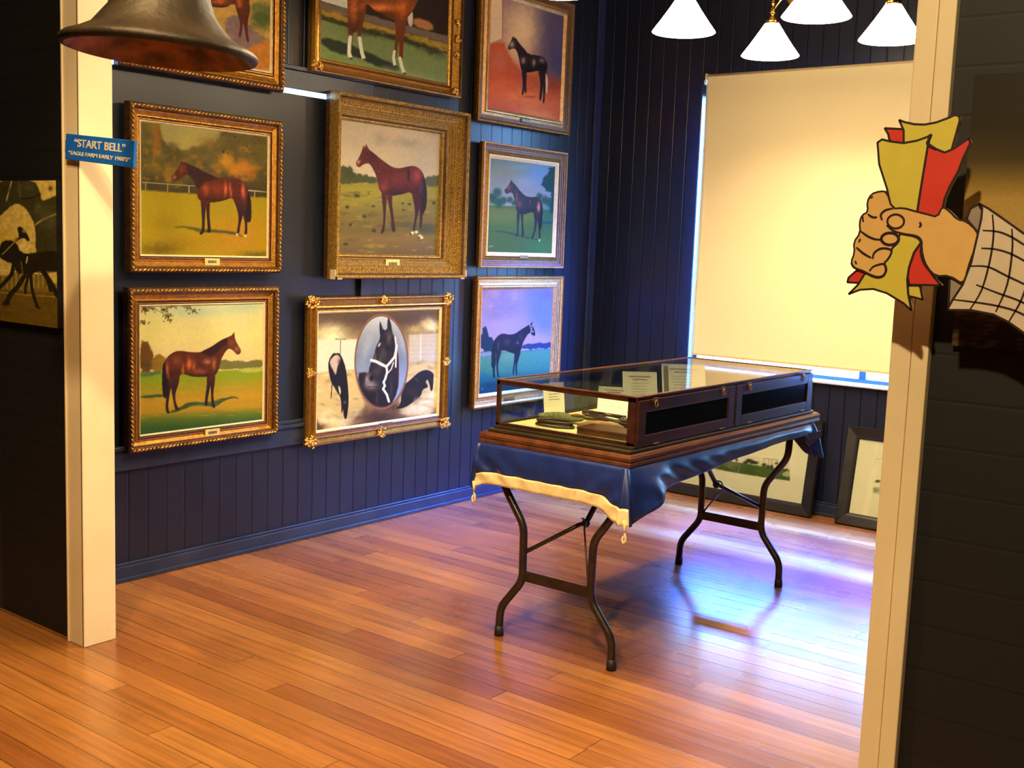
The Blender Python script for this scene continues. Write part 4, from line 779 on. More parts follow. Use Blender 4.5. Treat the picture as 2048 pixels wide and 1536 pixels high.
# ------------------------------------------------------------------ framed prints leaning under the window
def leaning(label, x0, x1, yb, H, fn, seed):
    T = thing('framed_print', label, 'picture', group='black framed prints leaning under the window')
    th = math.atan2(YB-.006-yb-.02, H); c, s = math.cos(th), math.sin(th)
    # built upright in its own plane, then leaned back about its bottom edge
    M = Matrix.Translation((0, yb, 0.002)) @ Matrix.Rotation(-th, 4, 'X')
    b = MB(); out = (x0, x1, 0, H); inn = (x0+.068, x1-.068, .068, H-.068); rings = []
    for t, h in ((0, -.006), (0, .020), (.06, .024), (.75, .016), (.92, .010), (1, .004), (1, -.004)):
        a0, a1, c0, c1 = lerp_rect(out, inn, t); rings.append([(a0,-h,c0),(a1,-h,c0),(a1,-h,c1),(a0,-h,c1)])
    b.v = [tuple(M @ Vector(p)) for r in rings for p in r]
    for k in range(6): b.f += [(k*4+j, k*4+(j+1) % 4, k*4+4+(j+1) % 4, k*4+4+j) for j in range(4)]; b.mi += [0]*4
    b.build('frame', BLACKW, T)
    bb = MB().box(x0+.01, x1-.01, 0.002, 0.008, .01, H-.01, M=M); bb.build('backing_board', BLACKW, T)
    pr = canvas('print', lambda z: z*0+yb+math.tan(th)*z, inn[0]-.005, inn[1]+.005, (inn[2]-.004)*c, (inn[3]+.004)*c, (1320, 840, 4.0417), fn, T, .004, PRINT, 'Y', gain=(1.6, 1.4, 1.15))
    MB().box(inn[0]-.004, inn[1]+.004, -.0035, -.0025, inn[2]-.004, inn[3]+.004, M=M).build('glass', GLASS, T)
leaning('black framed print with a green racecourse leaning under the window behind the table', -3.50, -2.489, 6.005, .545, art_A, 1)
leaning('black framed print leaning under the window, half hidden by the right door post', -2.342, -1.34, 6.0, .548, art_B, 2)

# ------------------------------------------------------------------ roller blind
BLW = mat('white_plastic', (240, 238, 230), 0.3)
T = thing('roller_blind', 'large cream roller blind pulled down over the window', 'blind')
bx0, bx1, by, bt, bb_ = -3.345, -1.30, YB-.055, 2.495, .853
b = MB(); n = 24
for i in range(n+1):
    z = bb_+(bt-bb_)*i/n
    for x in (bx0, bx1): b.v += [(x, by, z), (x, by+.0012, z)]
for i in range(n):
    a = i*4; c = a+4
    b.f += [(a, a+2, c+2, c), (a+1, c+1, c+3, a+3), (a, c, c+1, a+1), (a+2, a+3, c+3, c+2)]; b.mi += [0]*4
b.build('fabric', blind_mat(), T)
b = MB(); b.tube([(bx0-.004, by+.022, bt-.004), (bx1+.004, by+.022, bt-.004)], .022, 16); b.build('roller', mat('roller_cloth', (226, 204, 156), .8), T, True)
b = MB(); b.box(bx0-.014, bx0-.006, by-.004, YB, bt-.045, bt+.02); b.ball((bx0-.012, by-.006, bt-.03), (.008,.008,.012)); b.build('bracket', BLW, T, bevel=.001)
MB().box(bx1+.006, bx1+.014, by-.004, YB, bt-.045, bt+.02).build('bracket', BLW, T, bevel=.001)
b = MB().box(bx0+.002, bx1-.002, by-.003, by+.007, bb_-.004, bb_+.010); b.build('bottom_bar', mat('blind_bar', (232, 206, 150), .6), T, bevel=.002)
P = [at_y(x, y, by-.012) for x, y in ((1416,165),(1411,280),(1404,420),(1397,540),(1391,620),(1388,680),(1386,700),(1383,708),(1380,700),(1379,684),(1383,650),(1389,600),(1394,545),(1401,430),(1408,300),(1414,168))]
b = MB().tube(P, .0022, 6); b.build('pull_chain', BLW, T, True)

# ------------------------------------------------------------------ pendant chandeliers
BRASS = mat('polished_brass', (214, 170, 84), 0.22, 1.0, noise=(40, 1, (190, 140, 60)))
SHADE = mat('lit_opal_glass', (250, 240, 220), 0.3, emit=((1.0, 0.78, 0.48), 26.0))
BULB = mat('lit_bulb', (255, 250, 235), 0.3, emit=((1.0, 0.78, 0.45), 12.0))
def chandelier(cx, cy, label, offs):
    T = thing('chandelier', label, 'chandelier', (cx, cy, 0), group='brass chandeliers with white cone shades')
    z0 = 2.42; za = z0+.215
    b = MB(); b.lathe([(0,.10),(.012,.10),(.03,.09),(.034,.07),(.018,.045),(.014,.02),(.022,0),(.03,-.03),(.02,-.055),(.008,-.07),(0,-.09)], (0, 0, za), 20)
    b.tube([(0,0,za+.09),(0,0,ZC-.03)], .009, 10); b.build('stem', BRASS, T, True)
    MB().lathe([(0,.0),(.06,0),(.055,-.02),(.02,-.04),(0,-.045)], (0,0,ZC), 24).build('ceiling_rose', BRASS, T, True)
    for ox, oy in offs:
        b = MB(); d = Vector((ox, oy, 0)); pts = []
        for i in range(9):
            t = i/8; pts.append((ox*t, oy*t, za+.018*math.sin(t*PI)*(1 if t < .5 else .4)))
        b.tube(pts, .0065, 8); b.ball((ox*.55, oy*.55, za+.012), .012, 8, 6); a = b.build('arm', BRASS, T, True)
        b = MB(); b.lathe([(0,.075),(.004,.07),(.006,.058),(.003,.05),(.010,.042),(.012,.03),(.006,.02),(.009,.01),(.016,0),(.016,-.015),(.008,-.022),(.014,-.034),(.020,-.042),(.020,-.05),(.010,-.054)], (ox, oy, za), 16)
        b.build('finial', BRASS, a, True)
        b = MB(); b.lathe([(.034,-.046),(.036,-.066),(.0335,-.066),(.030,-.048)], (ox, oy, za), 20); b.build('shade_holder', BRASS, a, True)
        s = MB(); s.lathe([(.033,.160),(.036,.150),(.070,.098),(.105,.048),(.132,.012),(.138,.003),(.134,0),(.130,.006),(.102,.046),(.067,.095),(.032,.150)], (ox, oy, z0), 36)
        s.build('shade', SHADE, a, True)
        s = MB(); s.ball((ox, oy, z0+.105), (.02,.02,.026), 12, 8); s.build('bulb', BULB, a, True)
        light('lamp_light', 'POINT', (cx+ox, cy+oy, z0+.072), LAMP_W, WARM, .025)
    return T
chandelier(-2.23, 4.76, 'brass chandelier hanging over the display case with cone shades', ((-.354,-.305), (-.283,.407), (.277,-.353), (.36,.255)))
chandelier(-2.32, 3.145, 'brass chandelier at the top edge nearer the doorway, one shade rim showing', ((-.354,-.305), (-.283,.407), (.277,-.353), (.36,.255)))

# ------------------------------------------------------------------ start bell and its sign
IRON = mat('weathered_bell_metal', (28, 20, 8), 0.55, 0.25, noise=(9, 1, (50, 38, 16)), bump=(30, 0.35))
RUST = mat('rusty_bell_inside', (158, 96, 40), 0.75, 0.0, noise=(16, 1, (80, 50, 22)), bump=(40, 0.5))
bc = CAM + ray(320, 106)*2.80
T = thing('bell', 'large old metal bell hanging in front of the left white post', 'bell', bc, (0, 0, 0))
rollm = Matrix.Rotation(math.radians(2.8), 4, Vector((-math.sin(math.radians(55)), math.cos(math.radians(55)), 0)))
def rotate_mb(b, M=rollm): b.v = [tuple(M @ Vector(p)) for p in b.v]; return b
outp = [(r_*(.945 if z_ < .06 else 1), z_) for r_, z_ in [(.236,-.006),(.247,-.003),(.252,.004),(.250,.012),(.240,.020),(.210,.032),(.176,.050),(.148,.074),(.128,.100),(.116,.134),(.109,.175),(.105,.23),(.101,.29),(.094,.325),(.082,.348),(.045,.358),(.0,.360)]]
b = MB(); b.lathe(outp, n=72)
for zz, rr in ((.156,.112),(.166,.110),(.30,.1),):
    b.lathe([(rr-.003,zz-.006),(rr+.003,zz),(rr-.003,zz+.006)], n=72)
rotate_mb(b).build('bell_body', IRON, T, True)
inp = [(r_*(.945 if z_ < .05 else 1), z_) for r_, z_ in [(.236,-.006),(.224,.002),(.200,.022),(.160,.044),(.134,.070),(.116,.100),(.104,.140),(.098,.20),(.092,.28),(.08,.32),(0,.33)]]
rotate_mb(MB().lathe(inp, n=72)).build('bell_inside', RUST, T, True)
b = MB(); b.tube([(0,0,.325),(0,0,.10)], .007, 8); b.ball((0,0,.085), .028, 12, 8); rotate_mb(b).build('clapper', IRON, T, True)
b = MB()
for s in (-1, 1): b.tube([(s*.03,0,.355),(s*.045,0,.385),(s*.03,0,.415),(0,0,.425)], .012, 8)
b.lathe([(0,.355),(.04,.355),(.035,.375),(0,.38)], n=20); rotate_mb(b).build('crown_loop', IRON, T, True)
b = MB(); b.tube([(.02,0,.43),(.02,0,ZC-bc.z)], .010, 8); b.lathe([(0,0),(.05,0),(.05,-.012),(0,-.012)], (.02,0,ZC-bc.z), 16); b.build('hanging_rod', IRON, T, True)

SB = mat('blue_sign_paint', (22, 100, 205), 0.45, noise=(30, 1, (28, 112, 215)))
SW = mat('cream_lettering', (236, 222, 190), 0.5)
T = thing('sign', 'small blue sign reading START BELL on the white post below the bell', 'sign', (-3.3975, YP-.030, 1.7325), (0, math.radians(4.9), 0))
MB().box(-.198, .198, -.006, .006, -.0425, .0425).build('sign_board', SB, T, bevel=.0015)
MB().box(-.22, -.16, .006, .012, -.02, .02).build('mounting_block', SB, T)
def text(name, body, size, x, z, y, m, parent, sx=1.0, ext=.0006, off=0.0):
    cu = bpy.data.curves.new(name, 'FONT'); cu.body = body; cu.size = size; cu.extrude = ext; cu.align_x = 'CENTER'; cu.align_y = 'CENTER'; cu.offset = off
    tmp = bpy.data.objects.new(name, cu); COL.objects.link(tmp); dg = bpy.context.evaluated_depsgraph_get()
    me = bpy.data.meshes.new_from_object(tmp.evaluated_get(dg)); bpy.data.objects.remove(tmp)
    me.transform(Matrix.Translation((x, y, z)) @ Matrix.Rotation(PI/2, 4, 'X') @ Matrix.Diagonal((sx, 1, 1, 1)))
    return link(name, me, m, parent)
text('lettering', '“START BELL”', .036, 0.004, .0135, -.0066, SW, T, 1.36, off=.0006)
text('lettering', '“EAGLE FARM EARLY 1900’S”', .0175, 0.002, -.020, -.0066, SW, T, 1.62, off=.0003)
for s in (-1, 1):
    for sz in (-1, 1): MB().ball((s*.190, -.0062, sz*.035), .0025, 8, 5).build('screw', mat('screw_metal', (90, 90, 92), .4, .8), T)

# ------------------------------------------------------------------ cartoon hand cut-out
def cm(name, rgb): return mat(name, rgb, 0.42)
YEL, RED = cm('ticket_yellow', (214, 200, 76)), cm('ticket_red', (214, 58, 42))
SKIN, SLV, GRY, INKB = cm('cartoon_skin', (226, 182, 108)), cm('sleeve_cream', (214, 198, 172)), cm('cuff_grey', (150, 138, 122)), cm('ink_outline', (44, 22, 20))
EDGE = mat('board_edge', (206, 192, 164), 0.7)
YC = 2.0
T = thing('hand_cutout', 'cartoon hand cut-out clutching red and yellow tickets on the right post', 'cutout')
def pp(a, b): p = at_y(1640+a/2.953, 180+b/2.953, YC); return (p.x, p.z)
def piece(name, P, m, layer, sm=1, thick=.010):
    Q = chaikin(P, sm) if sm else np.array(P, float); q = [pp(a, b) for a, b in Q]; n = len(q); y0 = YC-.0011*layer
    b = MB(); b.add([(x, y0, z) for x, z in q]+[(x, YC+thick, z) for x, z in q], [tuple(range(n)), tuple(range(2*n-1, n-1, -1))]+[(i, (i+1) % n, n+(i+1) % n, n+i) for i in range(n)])
    b.mi = [0, 1]+[1]*n
    return b.build(name, [m, EDGE], T)
def sharp(P, n=1):   # keep corners by doubling them before the smoothing
    return [p for p in P for _ in (0, 1)]
T1=[(470,178),(500,190),(560,203),(620,205),(690,192),(750,170),(800,148),(825,155),(828,180),(800,280),(780,352),(740,372),(700,368),(650,330),(560,330),(497,320),(497,240)]
T2=[(383,226),(495,232),(500,312),(430,312),(410,290),(405,262)]
T3=[(345,312),(372,293),(420,305),(500,315),(580,300),(640,278),(662,264),(648,300),(640,340),(610,520),(578,725),(430,712),(400,580),(355,440)]
T4=[(642,318),(690,350),(740,370),(790,350),(880,288),(893,310),(850,400),(820,480),(770,570),(740,640),(730,690),(705,752),(576,730),(608,520)]
HD=[(362,598),(402,602),(432,702),(500,697),(560,715),(640,735),(700,752),(728,688),(770,715),(815,765),(870,775),(935,835),(950,900),(915,950),(880,1050),(855,1150),(770,1095),(690,1100),(640,1050),(612,980),(605,900),(580,868),(500,850),(474,850),(470,900),(428,935),(430,960),(408,1000),(385,1020),(398,1060),(385,1095),(350,1106),(300,1090),(262,1068),(215,1055),(188,1020),(212,960),(205,900),(245,845),(240,780),(256,738),(290,722),(285,660),(310,615)]
LY=[(465,845),(580,868),(605,895),(560,960),(530,1050),(520,1120),(525,1200),(545,1302),(500,1260),(400,1200),(320,1175),(240,1180),(174,1206),(230,1150),(270,1085),(350,1085),(380,1060),(370,1000),(410,940),(455,890)]
LR=[(598,890),(605,960),(625,1030),(680,1110),(720,1154),(640,1152),(530,1150),(518,1080),(530,1010),(565,940)]
LS=[(520,1140),(590,1150),(608,1238),(560,1225),(520,1215)]
LL=[(225,1060),(268,1066),(270,1110),(230,1140),(163,1136),(170,1108)]
SL=[(945,672),(1000,700),(1100,770),(1205,845),(1330,930),(1500,1030),(1500,1700),(1330,1540),(1205,1430),(1120,1370),(1030,1325),(900,1300),(758,1298),(790,1240),(850,1150),(900,1020),(935,870),(960,760),(965,700)]
SG=[(945,672),(968,700),(958,800),(934,842),(868,762),(890,700)]
SC2=[(768,1095),(858,1145),(800,1235),(760,1280)]
pcs = [('ticket', T2, RED, 1), ('ticket', T1, YEL, 2), ('ticket', T4, RED, 3), ('ticket', T3, YEL, 4), ('ticket', LL, RED, 1), ('ticket', LS, YEL, 1), ('ticket', LR, RED, 3), ('ticket', LY, YEL, 4), ('cuff_lining', SG, GRY, 1), ('cuff_lining', SC2, GRY, 1), ('hand', HD, SKIN, 5), ('sleeve', SL, SLV, 6)]
nm = {'ticket': {1: 'red ticket', 2: 'yellow ticket', 3: 'red ticket', 4: 'yellow ticket'}}
for n_, P, m, l in pcs:
    o = piece(n_, P if n_ == 'hand' else sharp(P), m, l, 2 if n_ == 'hand' else 1)
    if n_ == 'ticket': o['label'] = 'red ticket' if m is RED else 'yellow ticket'
ink = MB()
def stroke(P, w=9, layer=7, closed=False, sm=True):
    Q = chaikin(sharp(P) if sm == 'sharp' else P, 1) if closed else P
    if not closed and len(P) > 2:
        Q = []
        for i in range(len(P)-1):
            p0, p1, p2, p3 = [np.array(P[max(0, min(len(P)-1, k))], float) for k in (i-1, i, i+1, i+2)]
            for t in (0, .25, .5, .75): Q.append(.5*((2*p1)+(-p0+p2)*t+(2*p0-5*p1+4*p2-p3)*t*t+(-p0+3*p1-3*p2+p3)*t**3))
        Q.append(np.array(P[-1], float))
    q = [Vector(pp(*p)) for p in Q]; n = len(q); hw = w/2.953*2.2/2263/2*1.25; y0 = YC-.0011*layer
    L = []
    for i in range(n):
        a = q[(i-1) % n] if closed or i else q[i]; c = q[(i+1) % n] if closed or i < n-1 else q[i]; t = (c-a)
        t = t.normalized() if t.length > 1e-9 else Vector((1, 0)); nn = Vector((-t.y, t.x)); k = hw*(1 if closed else (.35+.65*math.sin(PI*min(max(i/(n-1), .08), .92))**.4))
        L.append((q[i]+nn*k, q[i]-nn*k))
    v = [(p.x, y, p.y) for l, r in L for y in (y0-.0003, y0+.0008) for p in (l, r)]; f = []
    for i in range(n if closed else n-1):
        a = i*4; b2 = ((i+1) % n)*4; f += [(a, a+1, b2+1, b2), (a+2, b2+2, b2+3, a+3), (a, b2, b2+2, a+2), (a+1, a+3, b2+3, b2+1)]
    ink.add(v, f)
for P, l in ((T1,2),(T2,1),(T4,3),(T3,4),(LL,1),(LS,1),(LR,3),(LY,4),(SG,1),(SC2,1)): stroke(P, 9, l, True, 'sharp')
stroke(HD, 8, 5, True); stroke(SL, 9, 6, True, 'sharp')
for P in ([(375,770),(366,740),(392,712),(440,700)], [(400,800),(440,832),(500,850),(580,866),(606,900),(602,960),(625,1030),(690,1104)], [(290,735),(318,752),(345,752)], [(300,640),(320,632)], [(258,742),(262,780)], [(248,835),(285,862),(325,880),(368,886)], [(236,900),(246,880)], [(222,930),(262,965),(310,992)], [(318,998),(328,962),(368,937),(415,940),(432,958)],
          [(215,1010),(222,1030)], [(300,1070),(320,1045),(360,1030),(386,1030),(397,1062),(380,1096),(345,1106),(300,1092),(262,1068)], [(596,780),(602,800),(592,812)], [(660,262),(645,300),(642,322),(690,350)],
          [(190,1020),(210,1050),(262,1068)]): stroke(P, 10, 5.3)
def ell(cx, cy, rx, ry): return [(cx+rx*math.cos(2*PI*k/14), cy+ry*math.sin(2*PI*k/14)) for k in range(14)]
stroke(ell(454, 777, 50, 42), 9, 5.3, True); stroke(ell(420, 880, 52, 36), 12, 5.3, True)
for P in ([(1025,735),(1032,850),(1012,1000),(962,1180),(890,1300)], [(1140,820),(1142,950),(1112,1150),(1045,1310)], [(1255,900),(1240,1090),(1195,1240),(1120,1370)], [(1370,980),(1350,1200),(1300,1380),(1230,1440)], [(968,830),(1060,838),(1140,870),(1230,925),(1400,1020)], [(960,935),(1050,942),(1150,975),(1280,1050),(1500,1180)], [(897,1040),(1000,1045),(1110,1098),(1260,1170),(1500,1300)], [(930,1150),(1060,1200),(1205,1255),(1400,1370),(1500,1440)], [(800,1238),(900,1250),(1060,1276),(1200,1322),(1380,1440),(1480,1530)]):
    stroke(P, 8, 6.3)
ink.build('ink_outline', INKB, T)
for a, c in ((640, 830), (1150, 1150), (1350, 1250)):
    x, z = pp(a, c); b = MB(); b.box(x-.012, x+.012, YC+.0101, YP-.022 if x < -.68 else YP-.017, z-.012, z+.012)
    b.build('mounting_block', EDGE, T)
#PART4
# ------------------------------------------------------------------ folding table
STEEL = mat('black_tube_steel', (46, 36, 30), 0.30, 0.45, noise=(30, 1, (60, 48, 40)))
T = thing('folding_table', 'folding table with bent dark metal legs under the blue cloth', 'table', (-2.305, 3.952, 0))
X0, Y0 = -2.305, 3.952
MB().box(-.305, .305, -.745, .745, .700, .728).build('tabletop', mat('table_laminate', (90, 72, 56), .5), T, bevel=.004)
MB().box(-.27, .27, -.71, .71, .672, .700).build('apron', STEEL, T, bevel=.003)
def bend(P, r=.03, n=5):
    P = [Vector(p) for p in P]; out = [P[0]]
    for i in range(1, len(P)-1):
        a = (P[i-1]-P[i]); c = (P[i+1]-P[i]); k = min(r, a.length*.45, c.length*.45); p0 = P[i]+a.normalized()*k; p2 = P[i]+c.normalized()*k
        for j in range(n+1): t = j/n; out.append(p0*(1-t)**2+P[i]*2*t*(1-t)+p2*t*t)
    return out+[P[-1]]
RUB = mat('black_rubber', (22, 20, 20), .6)
for yy, sg in ((3.270-Y0, 1), (4.634-Y0, -1)):
    for s in (-1, 1):
        P = [(s*.262, yy, .69), (s*.258, yy, .585), (s*.155, yy, .445), (s*.152, yy, .235), (s*.252, yy, .110), (s*.254, yy, .004)]
        lg = MB().tube(bend(P, .035), .0152, 12).build('leg', STEEL, T, True)
        MB().tube([(s*.254, yy, 0), (s*.254, yy, .022), (s*.2535, yy, .04)], [.0182, .0176, .0160], 14).build('rubber_foot', RUB, lg, True)
    MB().box(-.152, .152, yy-.004, yy+.004, .236, .276).build('crossbar', STEEL, T, bevel=.0015)
    kx = 0.0 if sg > 0 else 0.01; K = (kx, yy+sg*.178, .452)
    b = MB(); b.tube([(-.148 if sg > 0 else .148, yy, .345), (-.02 if sg > 0 else .03, yy+sg*.165, .445), K], .0085, 8); b.tube([K, (kx, yy+sg*.40, .672)], .0105, 8); b.ball(K, .017, 10, 7)
    b.build('brace', STEEL, T, True)
    b = MB(); b.tube([(kx-.012, yy+sg*.17, .470), (kx+.012, yy+sg*.16, .465), (kx+.02, yy+sg*.14, .44), ((.14 if sg > 0 else -.14), yy+.004*sg, .27)], .0038, 6)
    b.ball(((.146 if sg > 0 else -.146), yy, .268), .009, 8, 6); b.build('locking_rod', STEEL, T, True)

# ------------------------------------------------------------------ blue cloth (a flag) over the table
CLOTH = mat('navy_satin', (24, 42, 104), 0.36, noise=(14, 1, (16, 30, 84)), bump=(500, 0.05))
CANV = mat('cream_webbing', (226, 204, 150), 0.8, noise=(60, 1, (210, 186, 134)), bump=(700, 0.3))
tx0, tx1, ty0, ty1 = -2.630, -1.990, 3.205, 4.735
def perim():
    """(point, outward normal, tag, s along that side 0..1) clockwise seen from above: front (x+), right (y+), back (x-), left (y-)"""
    out = []
    def side(a, b, nrm, tag_, n):
        for i in range(n): t = i/n; out.append((Vector(a)*(1-t)+Vector(b)*t, Vector(nrm), tag_, t))
    def corner(c, a0, a1, tag_):
        for i in range(7):
            t = i/7; a = a0+(a1-a0)*t; d = Vector((math.cos(a), math.sin(a), 0)); out.append((Vector(c)+d*.006, d, tag_, t))
    side((tx0, ty0, 0), (tx1, ty0, 0), (0,-1,0), 'F', 64); corner((tx1, ty0, 0), -PI/2, 0, 'FR')
    side((tx1, ty0, 0), (tx1, ty1, 0), (1,0,0), 'R', 90); corner((tx1, ty1, 0), 0, PI/2, 'RB')
    side((tx1, ty1, 0), (tx0, ty1, 0), (0,1,0), 'B', 40); corner((tx0, ty1, 0), PI/2, PI, 'BL')
    side((tx0, ty1, 0), (tx0, ty0, 0), (-1,0,0), 'L', 60); corner((tx0, ty0, 0), PI, 1.5*PI, 'LF')
    return out
def hang(tag_, t):
    """height of the hem"""
    g = lambda x, c, w: math.exp(-((x-c)/w)**2)
    if tag_ == 'F': return .598 - .040*g(t, 1.0, .10) - .018*g(t, 0, .05)
    if tag_ == 'FR': return .553
    if tag_ == 'R': return np.interp(t, [0, .06, .13, .2, .33, .5, .7, .93, 1], [.552, .592, .634, .643, .657, .674, .690, .697, .640])
    if tag_ == 'RB': return .590
    if tag_ == 'B': return np.interp(t, [0, .06, .15, .6, 1], [.590, .60, .655, .66, .62])
    if tag_ == 'L': return np.interp(t, [0, .1, .9, 1], [.60, .64, .64, .575])
    return .574
P = perim(); NR = 16; rows = []
for r in range(NR+1):
    q = r/NR; row = []
    for i, (p, n, tg, t) in enumerate(P):
        z1 = hang(tg, t); z = .7385-(.7385-z1)*q; o = .004+.012*math.sin(min(q*2, 1)*PI/2)
        if tg == 'F': f = math.sin(t*34)*.0015+.018*math.exp(-((t-1)/.12)**2)+.010*math.exp(-(t/.08)**2); f += .012*math.sin(q*PI)*math.sin((t-.5)*(1+q*.9)*26+1.2)*(.35+1.3*abs(t-.5))
        elif tg == 'FR': f = .018+.012*math.sin(t*PI)+.010*math.sin(t*4*PI)
        elif tg == 'R': f = .052*math.exp(-((t-.085)/.055)**2)+.012*math.exp(-(t/.05)**2)+math.sin(t*22)*.003+.010*math.sin(q*PI)*math.sin((t-q*.10)*70)*math.exp(-(t/.35)**2)
        elif tg == 'RB': f = .030+.010*math.sin(t*2*PI)
        elif tg in 'BL': f = .006*math.sin(t*18)+.004
        else: f = .010
        pt = p+n*(o+f*q); row.append((pt.x, pt.y, z+.0005*math.sin(i*.7)))
    rows.append(row)
nP = len(P); b = MB(); bandrows = 4
nf = 64+7
top = [(p.x, p.y, .7405) for p, n, tg, t in P]
b.v = top + [v for row in rows for v in row]
b.f = [tuple(range(nP))]; b.mi = [0]
for r in range(-1, NR):
    a0 = (r+1)*nP; b0 = a0+nP
    for i in range(nP):
        j = (i+1) % nP; cream = (r >= NR-5 and i < 68)
        if cream: continue
        b.f.append((a0+i, a0+j, b0+j, b0+i)); b.mi.append(0)
TC = thing('tablecloth', 'navy blue flag draped as a cloth over the folding table', 'tablecloth')
o = b.build('cloth', CLOTH, TC, True); md = o.modifiers.new('thick', 'SOLIDIFY'); md.thickness = .0015
bb2 = MB(); k0 = NR-5
bb2.v = [v for row in rows[k0:] for v in row[:70]]; w_ = 70
bb2.v = [(x, y-.0012, z) for x, y, z in bb2.v]
for r in range(NR-k0):
    for i in range(68): bb2.f.append((r*w_+i, r*w_+i+1, (r+1)*w_+i+1, (r+1)*w_+i)); bb2.mi.append(0)
o = bb2.build('band', CANV, TC, True); o['label'] = 'cream band'; md = o.modifiers.new('thick', 'SOLIDIFY'); md.thickness = .002
for i, dz in ((67, 1), (0, 1)):
    x, y, z = rows[-1][i]; b = MB()
    b.tube([(x, y, z+.02), (x+.002, y-.002, z-.008), (x-.001, y, z-.025)], [.009, .005, .003], 8)
    b.tube([(x-.001, y, z-.022), (x+.005, y, z-.036), (x+.006, y, z-.050), (x-.003, y, z-.060), (x-.008, y, z-.048), (x-.004, y, z-.034)], [.003, .0045, .005, .005, .004, .003], 8)
    b.build('tie_loop', CANV, TC, True)
# drooping fold at the far right corner
b = MB(); x, y = tx1+.012, ty1-.03
pts = [(x, y-.05, .70), (x+.035, y+.03, .71), (x+.022, y+.045, .66), (x+.02, y+.02, .585), (x+.002, y-.01, .64), (x-.004, y-.04, .665)]
b.add(pts+[(a-.004, c, d) for a, c, d in pts], [(0,1,2,3,4,5), (11,10,9,8,7,6)]+[(i, 6+i, 6+(i+1) % 6, (i+1) % 6) for i in range(6)]); b.build('hanging_fold', CLOTH, TC)

# ------------------------------------------------------------------ display case
def wood(name, a, c, rough=.32):
    return mat(name, a, rough, noise=(4, 1, c), bump=(60, .05), coat=.15, nscale=(6, 1, 6))
WRED = wood('red_varnished_wood', (92, 50, 24), (62, 32, 16)); WDRK = wood('dark_varnished_wood', (58, 28, 20), (38, 18, 14)); WOLV = wood('dark_olive_wood', (52, 40, 18), (36, 28, 12))
DGL = mat('dark_panel_glass', (8, 14, 16), .12)
cx0, cx1, cy0, cy1 = -2.622, -2.008, 3.283, 4.742; bx0, bx1, by0, by1 = -2.650, -1.984, 3.222, 4.808
ZT = .973
T = thing('display_case', 'long wooden glass-topped display case on the cloth-covered table', 'display case', ((bx0+bx1)/2, (by0+by1)/2, .742))
ox, oy, oz = T.location
def bxs(b, *q): return b.box(q[0]-ox, q[1]-ox, q[2]-oy, q[3]-oy, q[4]-oz, q[5]-oz)
# moulded base: a mitred ring profile
prof = [(0,.742),(0,.748),(.0005,.752),(.004,.756),(.0005,.760),(.0,.770),(.006,.779),(.016,.783),(.028,.784),(.04,.784)]
b = MB()
for d, z in prof: b.v += [(bx0+d-ox, by0+d-oy, z-oz), (bx1-d-ox, by0+d-oy, z-oz), (bx1-d-ox, by1-d-oy, z-oz), (bx0+d-ox, by1-d-oy, z-oz)]
for k in range(len(prof)-1): b.f += [(k*4+j, k*4+(j+1) % 4, k*4+4+(j+1) % 4, k*4+4+j) for j in range(4)]; b.mi += [0]*4
b.f += [(3,2,1,0), tuple(len(prof)*4-4+i for i in range(4))]; b.mi += [0, 0]
b.build('base_moulding', WRED, T)
b = MB(); bxs(b, bx0+.03, bx1-.012, by0+.012, cy1+.02, .784, .795); bxs(b, bx0+.032, cx1+.004, cy0-.02, cy1+.012, .795, .803); b.build('plinth', WOLV, T, bevel=.003)
b = MB(); bxs(b, cx0+.02, cx1-.02, cy0+.01, cy1-.02, .803, .8055); b.build('lining', mat('cream_lining_cloth', (206, 192, 134), .85, noise=(20, 1, (186, 168, 108)), bump=(300, .2)), T)
b = MB(); h = .020
bxs(b, cx0, cx0+h*.7, cy0, cy0+h*.7, .803, ZT-.002); bxs(b, cx0, cx0+h, cy1-h, cy1, .803, ZT-.002)
bxs(b, cx1-.036, cx1-.018, cy0, cy0+h, .803, ZT-.002); bxs(b, cx1-h, cx1-.018, cy1-h, cy1, .803, ZT-.002)
bxs(b, cx0, cx1, cy0, cy0+.010, ZT-.018, ZT-.002); bxs(b, cx0, cx1-.018, cy1-.012, cy1, ZT-.018, ZT-.002); bxs(b, cx0, cx0+.010, cy0, cy1, ZT-.016, ZT-.002)
bxs(b, cx0, cx1, cy0, cy0+.012, .803, .813); bxs(b, cx0, cx0+.012, cy0, cy1, .803, .813); bxs(b, cx0, cx1-.018, cy1-.012, cy1, .803, .813)
b.build('case_frame', WDRK, T, bevel=.001)
b = MB(); e = .012; bxs(b, cx0-.003, cx1+.003, cy0-.003, cy0+e, ZT-.002, ZT+.003); bxs(b, cx0-.003, cx1+.003, cy1-e, cy1+.003, ZT-.002, ZT+.003); bxs(b, cx0-.003, cx0+e, cy0+e, cy1-e, ZT-.002, ZT+.003); bxs(b, cx1-e, cx1+.003, cy0+e, cy1-e, ZT-.002, ZT+.003)
b.build('lid_edge', WRED, T, bevel=.001)
for q in ((cx0+e, cx1-e, cy0+e, cy1-e, ZT-.0035, ZT+.0005), (cx0+.014, cx1-.036, cy0+.004, cy0+.007, .813, ZT-.018), (cx0+.004, cx0+.007, cy0+.014, cy1-.02, .813, ZT-.016), (cx0+.02, cx1-.02, cy1-.008, cy1-.005, .813, ZT-.018)):
    b = MB(); bxs(b, *q); b.build('glass_pane', GLASS, T)
